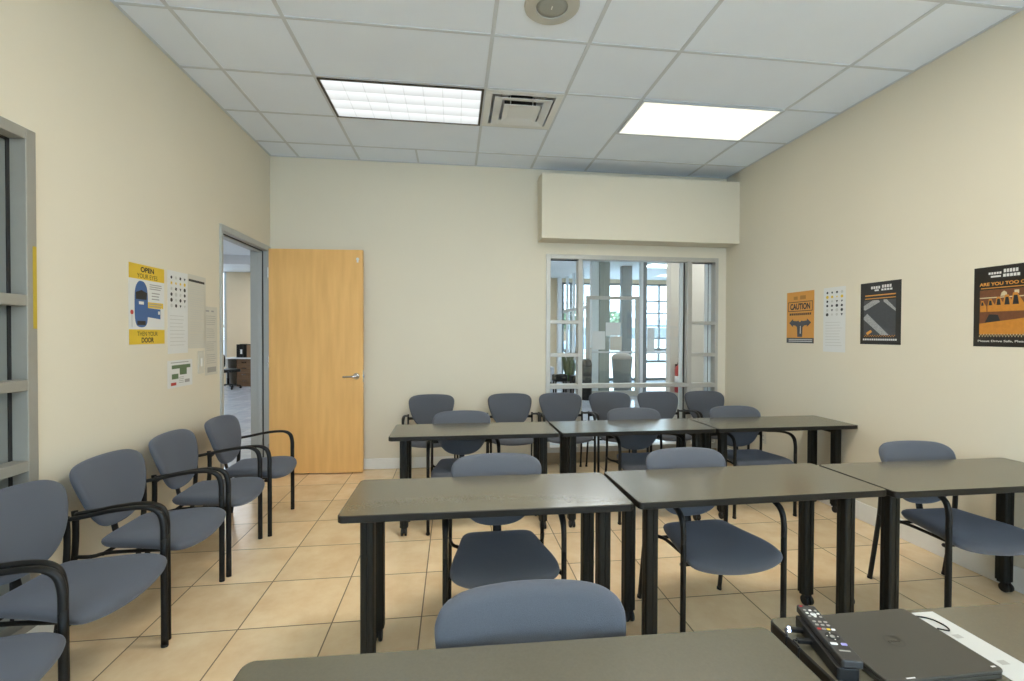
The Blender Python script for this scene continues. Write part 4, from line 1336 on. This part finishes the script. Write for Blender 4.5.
bm = newbm(); lathe(bm, [(0.12, 0.74), (0.12, 0.80), (0.10, 0.87), (0.05, 0.91), (0.0, 0.92)], 24); obj('bin_lid', bm, M_PLAST, t, smooth=True)
office_chair(-5.86, 12.85, 2.6, 'black office chair at the brown desk seen through the open doorway', None)

# desk seen through the doorway
t = tag(empty('desk', (-5.47, 13.62, 0)), 'white topped desk with brown drawers seen through the open doorway', 'desk')
bm = newbm(); box(bm, -0.70, 1.0, -0.32, 0.35, 0.755, 0.79); obj('desktop', bm, M_DESKTOP, t, bevel=0.004)
bm = newbm(); box(bm, -0.41, -0.01, -0.25, 0.30, 0.0, 0.755); obj('drawer_unit', bm, M_DESKWOOD, t)
for k in range(4):
    z0 = 0.06 + k * 0.17
    bm = newbm(); box(bm, -0.395, -0.025, -0.268, -0.2505, z0, z0 + 0.158); dr = obj('drawer', bm, M_DESKWOOD, t, bevel=0.003)
    bm = newbm(); box(bm, -0.27, -0.15, -0.286, -0.2685, z0 + 0.09, z0 + 0.105); obj('handle', bm, M_CHROME, dr)
bm = newbm(); box(bm, -0.01, 0.98, -0.20, -0.18, 0.05, 0.755); obj('front_panel', bm, M_CAR, t)
bm = newbm(); box(bm, 0.90, 0.96, -0.17, 0.30, 0.0, 0.755); obj('leg', bm, M_ALUL, t)
bm = newbm(); box(bm, -0.68, -0.63, -0.25, 0.30, 0.0, 0.755); obj('leg', bm, M_ALUL, t)
for k, (x, hh) in enumerate(((-0.40, 0.36), (-0.315, 0.37), (-0.225, 0.36))):
    o = tag(empty('ring_binder', (-5.47 + x, 13.57, 0.7905)), ('black ring binder on the desk, outermost to the left', 'black ring binder on the desk, in the middle', 'black ring binder on the desk, beside the brown box')[k], 'binder', 'binders on the desk')
    bm = newbm(); box(bm, -0.04, 0.04, -0.14, 0.14, 0, hh); obj('cover', bm, M_PLAST, o, bevel=0.004)
    if k == 1:
        bm = newbm(); box(bm, -0.025, 0.025, -0.1425, -0.1402, 0.10, 0.22); obj('spine_label', bm, M_LABELW, o)
bm = newbm(); box(bm, -5.64, -5.22, 13.42, 13.72, 0.7905, 1.13)
tag(obj('cardboard_box', bm, M_CARD, bevel=0.004), 'brown box on the desk seen through the doorway', 'box')

# hall lights
M_HLENS = emit('hall lens', (0.96, 0.985, 1.0), 6.0)
for (x, y) in ((-5.2, 9.0), (-5.2, 12.2), (-5.2, 4.0), (-5.2, 1.0), (-1.5, 9.0), (2.3, 7.6), (1.0, 11.6), (5.40, 11.05), (6.5, 8.2), (4.2, 6.0)):
    lbl = 'bright ceiling light panel of the lobby seen near the top of the back window' if (x, y) == (5.40, 11.05) else 'white ceiling light panel of the hall next door'
    t = troffer(x, y, M_HLENS, M_TBAR, lbl, z=HC, group=None if (x, y) == (5.40, 11.05) else 'ceiling lights of the hall')

# ------------------------------------------------------------------ outdoors
bm = newbm(); box(bm, -60, 80, HYF + 0.3, 120, -0.12, -0.02); struct('ground', bm, M_CONC)
t = tag(empty('canopy', (14.0, 24.0, 0)), 'white roof canopy outside, sloping across the glass entrance', 'canopy')
mtx = Matrix.Rotation(math.radians(-42), 4, 'Z')
bm = newbm(); box(bm, -9, 9, 0, 4.0, 3.15, 3.55, mtx=mtx); obj('roof', bm, M_COLW, t)
for x in (-7, -2, 3, 8):
    bm = newbm(); box(bm, x - 0.1, x + 0.1, 1.5, 1.7, -0.02, 3.15, mtx=mtx); obj('post', bm, M_ALUL, t)
t = tag(empty('far_building', (16, 62, -0.02)), 'long pale building far outside the glass front', 'building')
bm = newbm(); box(bm, -22, 30, 0, 10, 0, 3.6); obj('wall', bm, M_BLDG, t)
for k in range(12):
    bm = newbm(); box(bm, -20 + k * 4, -17.5 + k * 4, -0.12, -0.01, 1.0, 2.5); obj('window', bm, M_DARKMUL, t)
bm = newbm(); box(bm, -22.4, 30.4, -0.4, 10.4, 3.6, 3.9); obj('roof', bm, M_ALUL, t)
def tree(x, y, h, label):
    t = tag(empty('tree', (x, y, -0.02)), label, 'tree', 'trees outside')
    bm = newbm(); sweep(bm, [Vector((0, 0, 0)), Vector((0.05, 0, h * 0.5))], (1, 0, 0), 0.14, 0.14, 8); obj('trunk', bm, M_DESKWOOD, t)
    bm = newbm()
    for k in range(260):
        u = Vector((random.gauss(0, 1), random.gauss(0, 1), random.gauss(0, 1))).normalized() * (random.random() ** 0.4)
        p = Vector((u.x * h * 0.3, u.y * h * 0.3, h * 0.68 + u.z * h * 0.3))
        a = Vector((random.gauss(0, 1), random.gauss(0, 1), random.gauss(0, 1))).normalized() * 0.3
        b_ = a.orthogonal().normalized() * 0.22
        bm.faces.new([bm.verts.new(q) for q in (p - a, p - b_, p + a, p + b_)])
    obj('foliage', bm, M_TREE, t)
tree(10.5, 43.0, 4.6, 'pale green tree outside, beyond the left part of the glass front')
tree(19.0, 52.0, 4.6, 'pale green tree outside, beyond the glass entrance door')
t = tag(empty('parked_car', (10.6, 36.0, -0.02), 0.3), 'blue-grey parked car far outside the glass front', 'car')
prof = [(-2.1, 0.35), (-2.1, 0.8), (-1.9, 0.95), (-1.2, 1.0), (-0.7, 1.45), (0.9, 1.45), (1.5, 1.0), (2.0, 0.9), (2.1, 0.35)]
bm = newbm(); prism(bm, prof, -0.85, 0.85, mtx=Matrix.Rotation(PI / 2, 4, 'X')); obj('body', bm, M_CAR, t, bevel=0.05)
for sx in (-1.3, 1.3):
    for sy in (-0.8, 0.8):
        bm = newbm(); lathe(bm, [(0.2, -0.1), (0.33, -0.1), (0.33, 0.1), (0.2, 0.1)], 20, Matrix.Translation((sx, sy, 0.33)) @ Matrix.Rotation(PI / 2, 4, 'X')); obj('wheel', bm, M_PLAST, t)

# ------------------------------------------------------------------ world and view
wd = bpy.data.worlds.new('sky')
SC.world = wd
wd.use_nodes = True
bg = wd.node_tree.nodes['Background']
bg.inputs['Color'].default_value = (0.70, 0.87, 1.05, 1)
bg.inputs['Strength'].default_value = 2.9
SC.view_settings.view_transform = 'Standard'
SC.view_settings.look = 'None'
SC.view_settings.gamma = 1.0
SC.view_settings.use_curve_mapping = False
SC.view_settings.exposure = EXPO
SC.cycles.transparent_max_bounces = 24
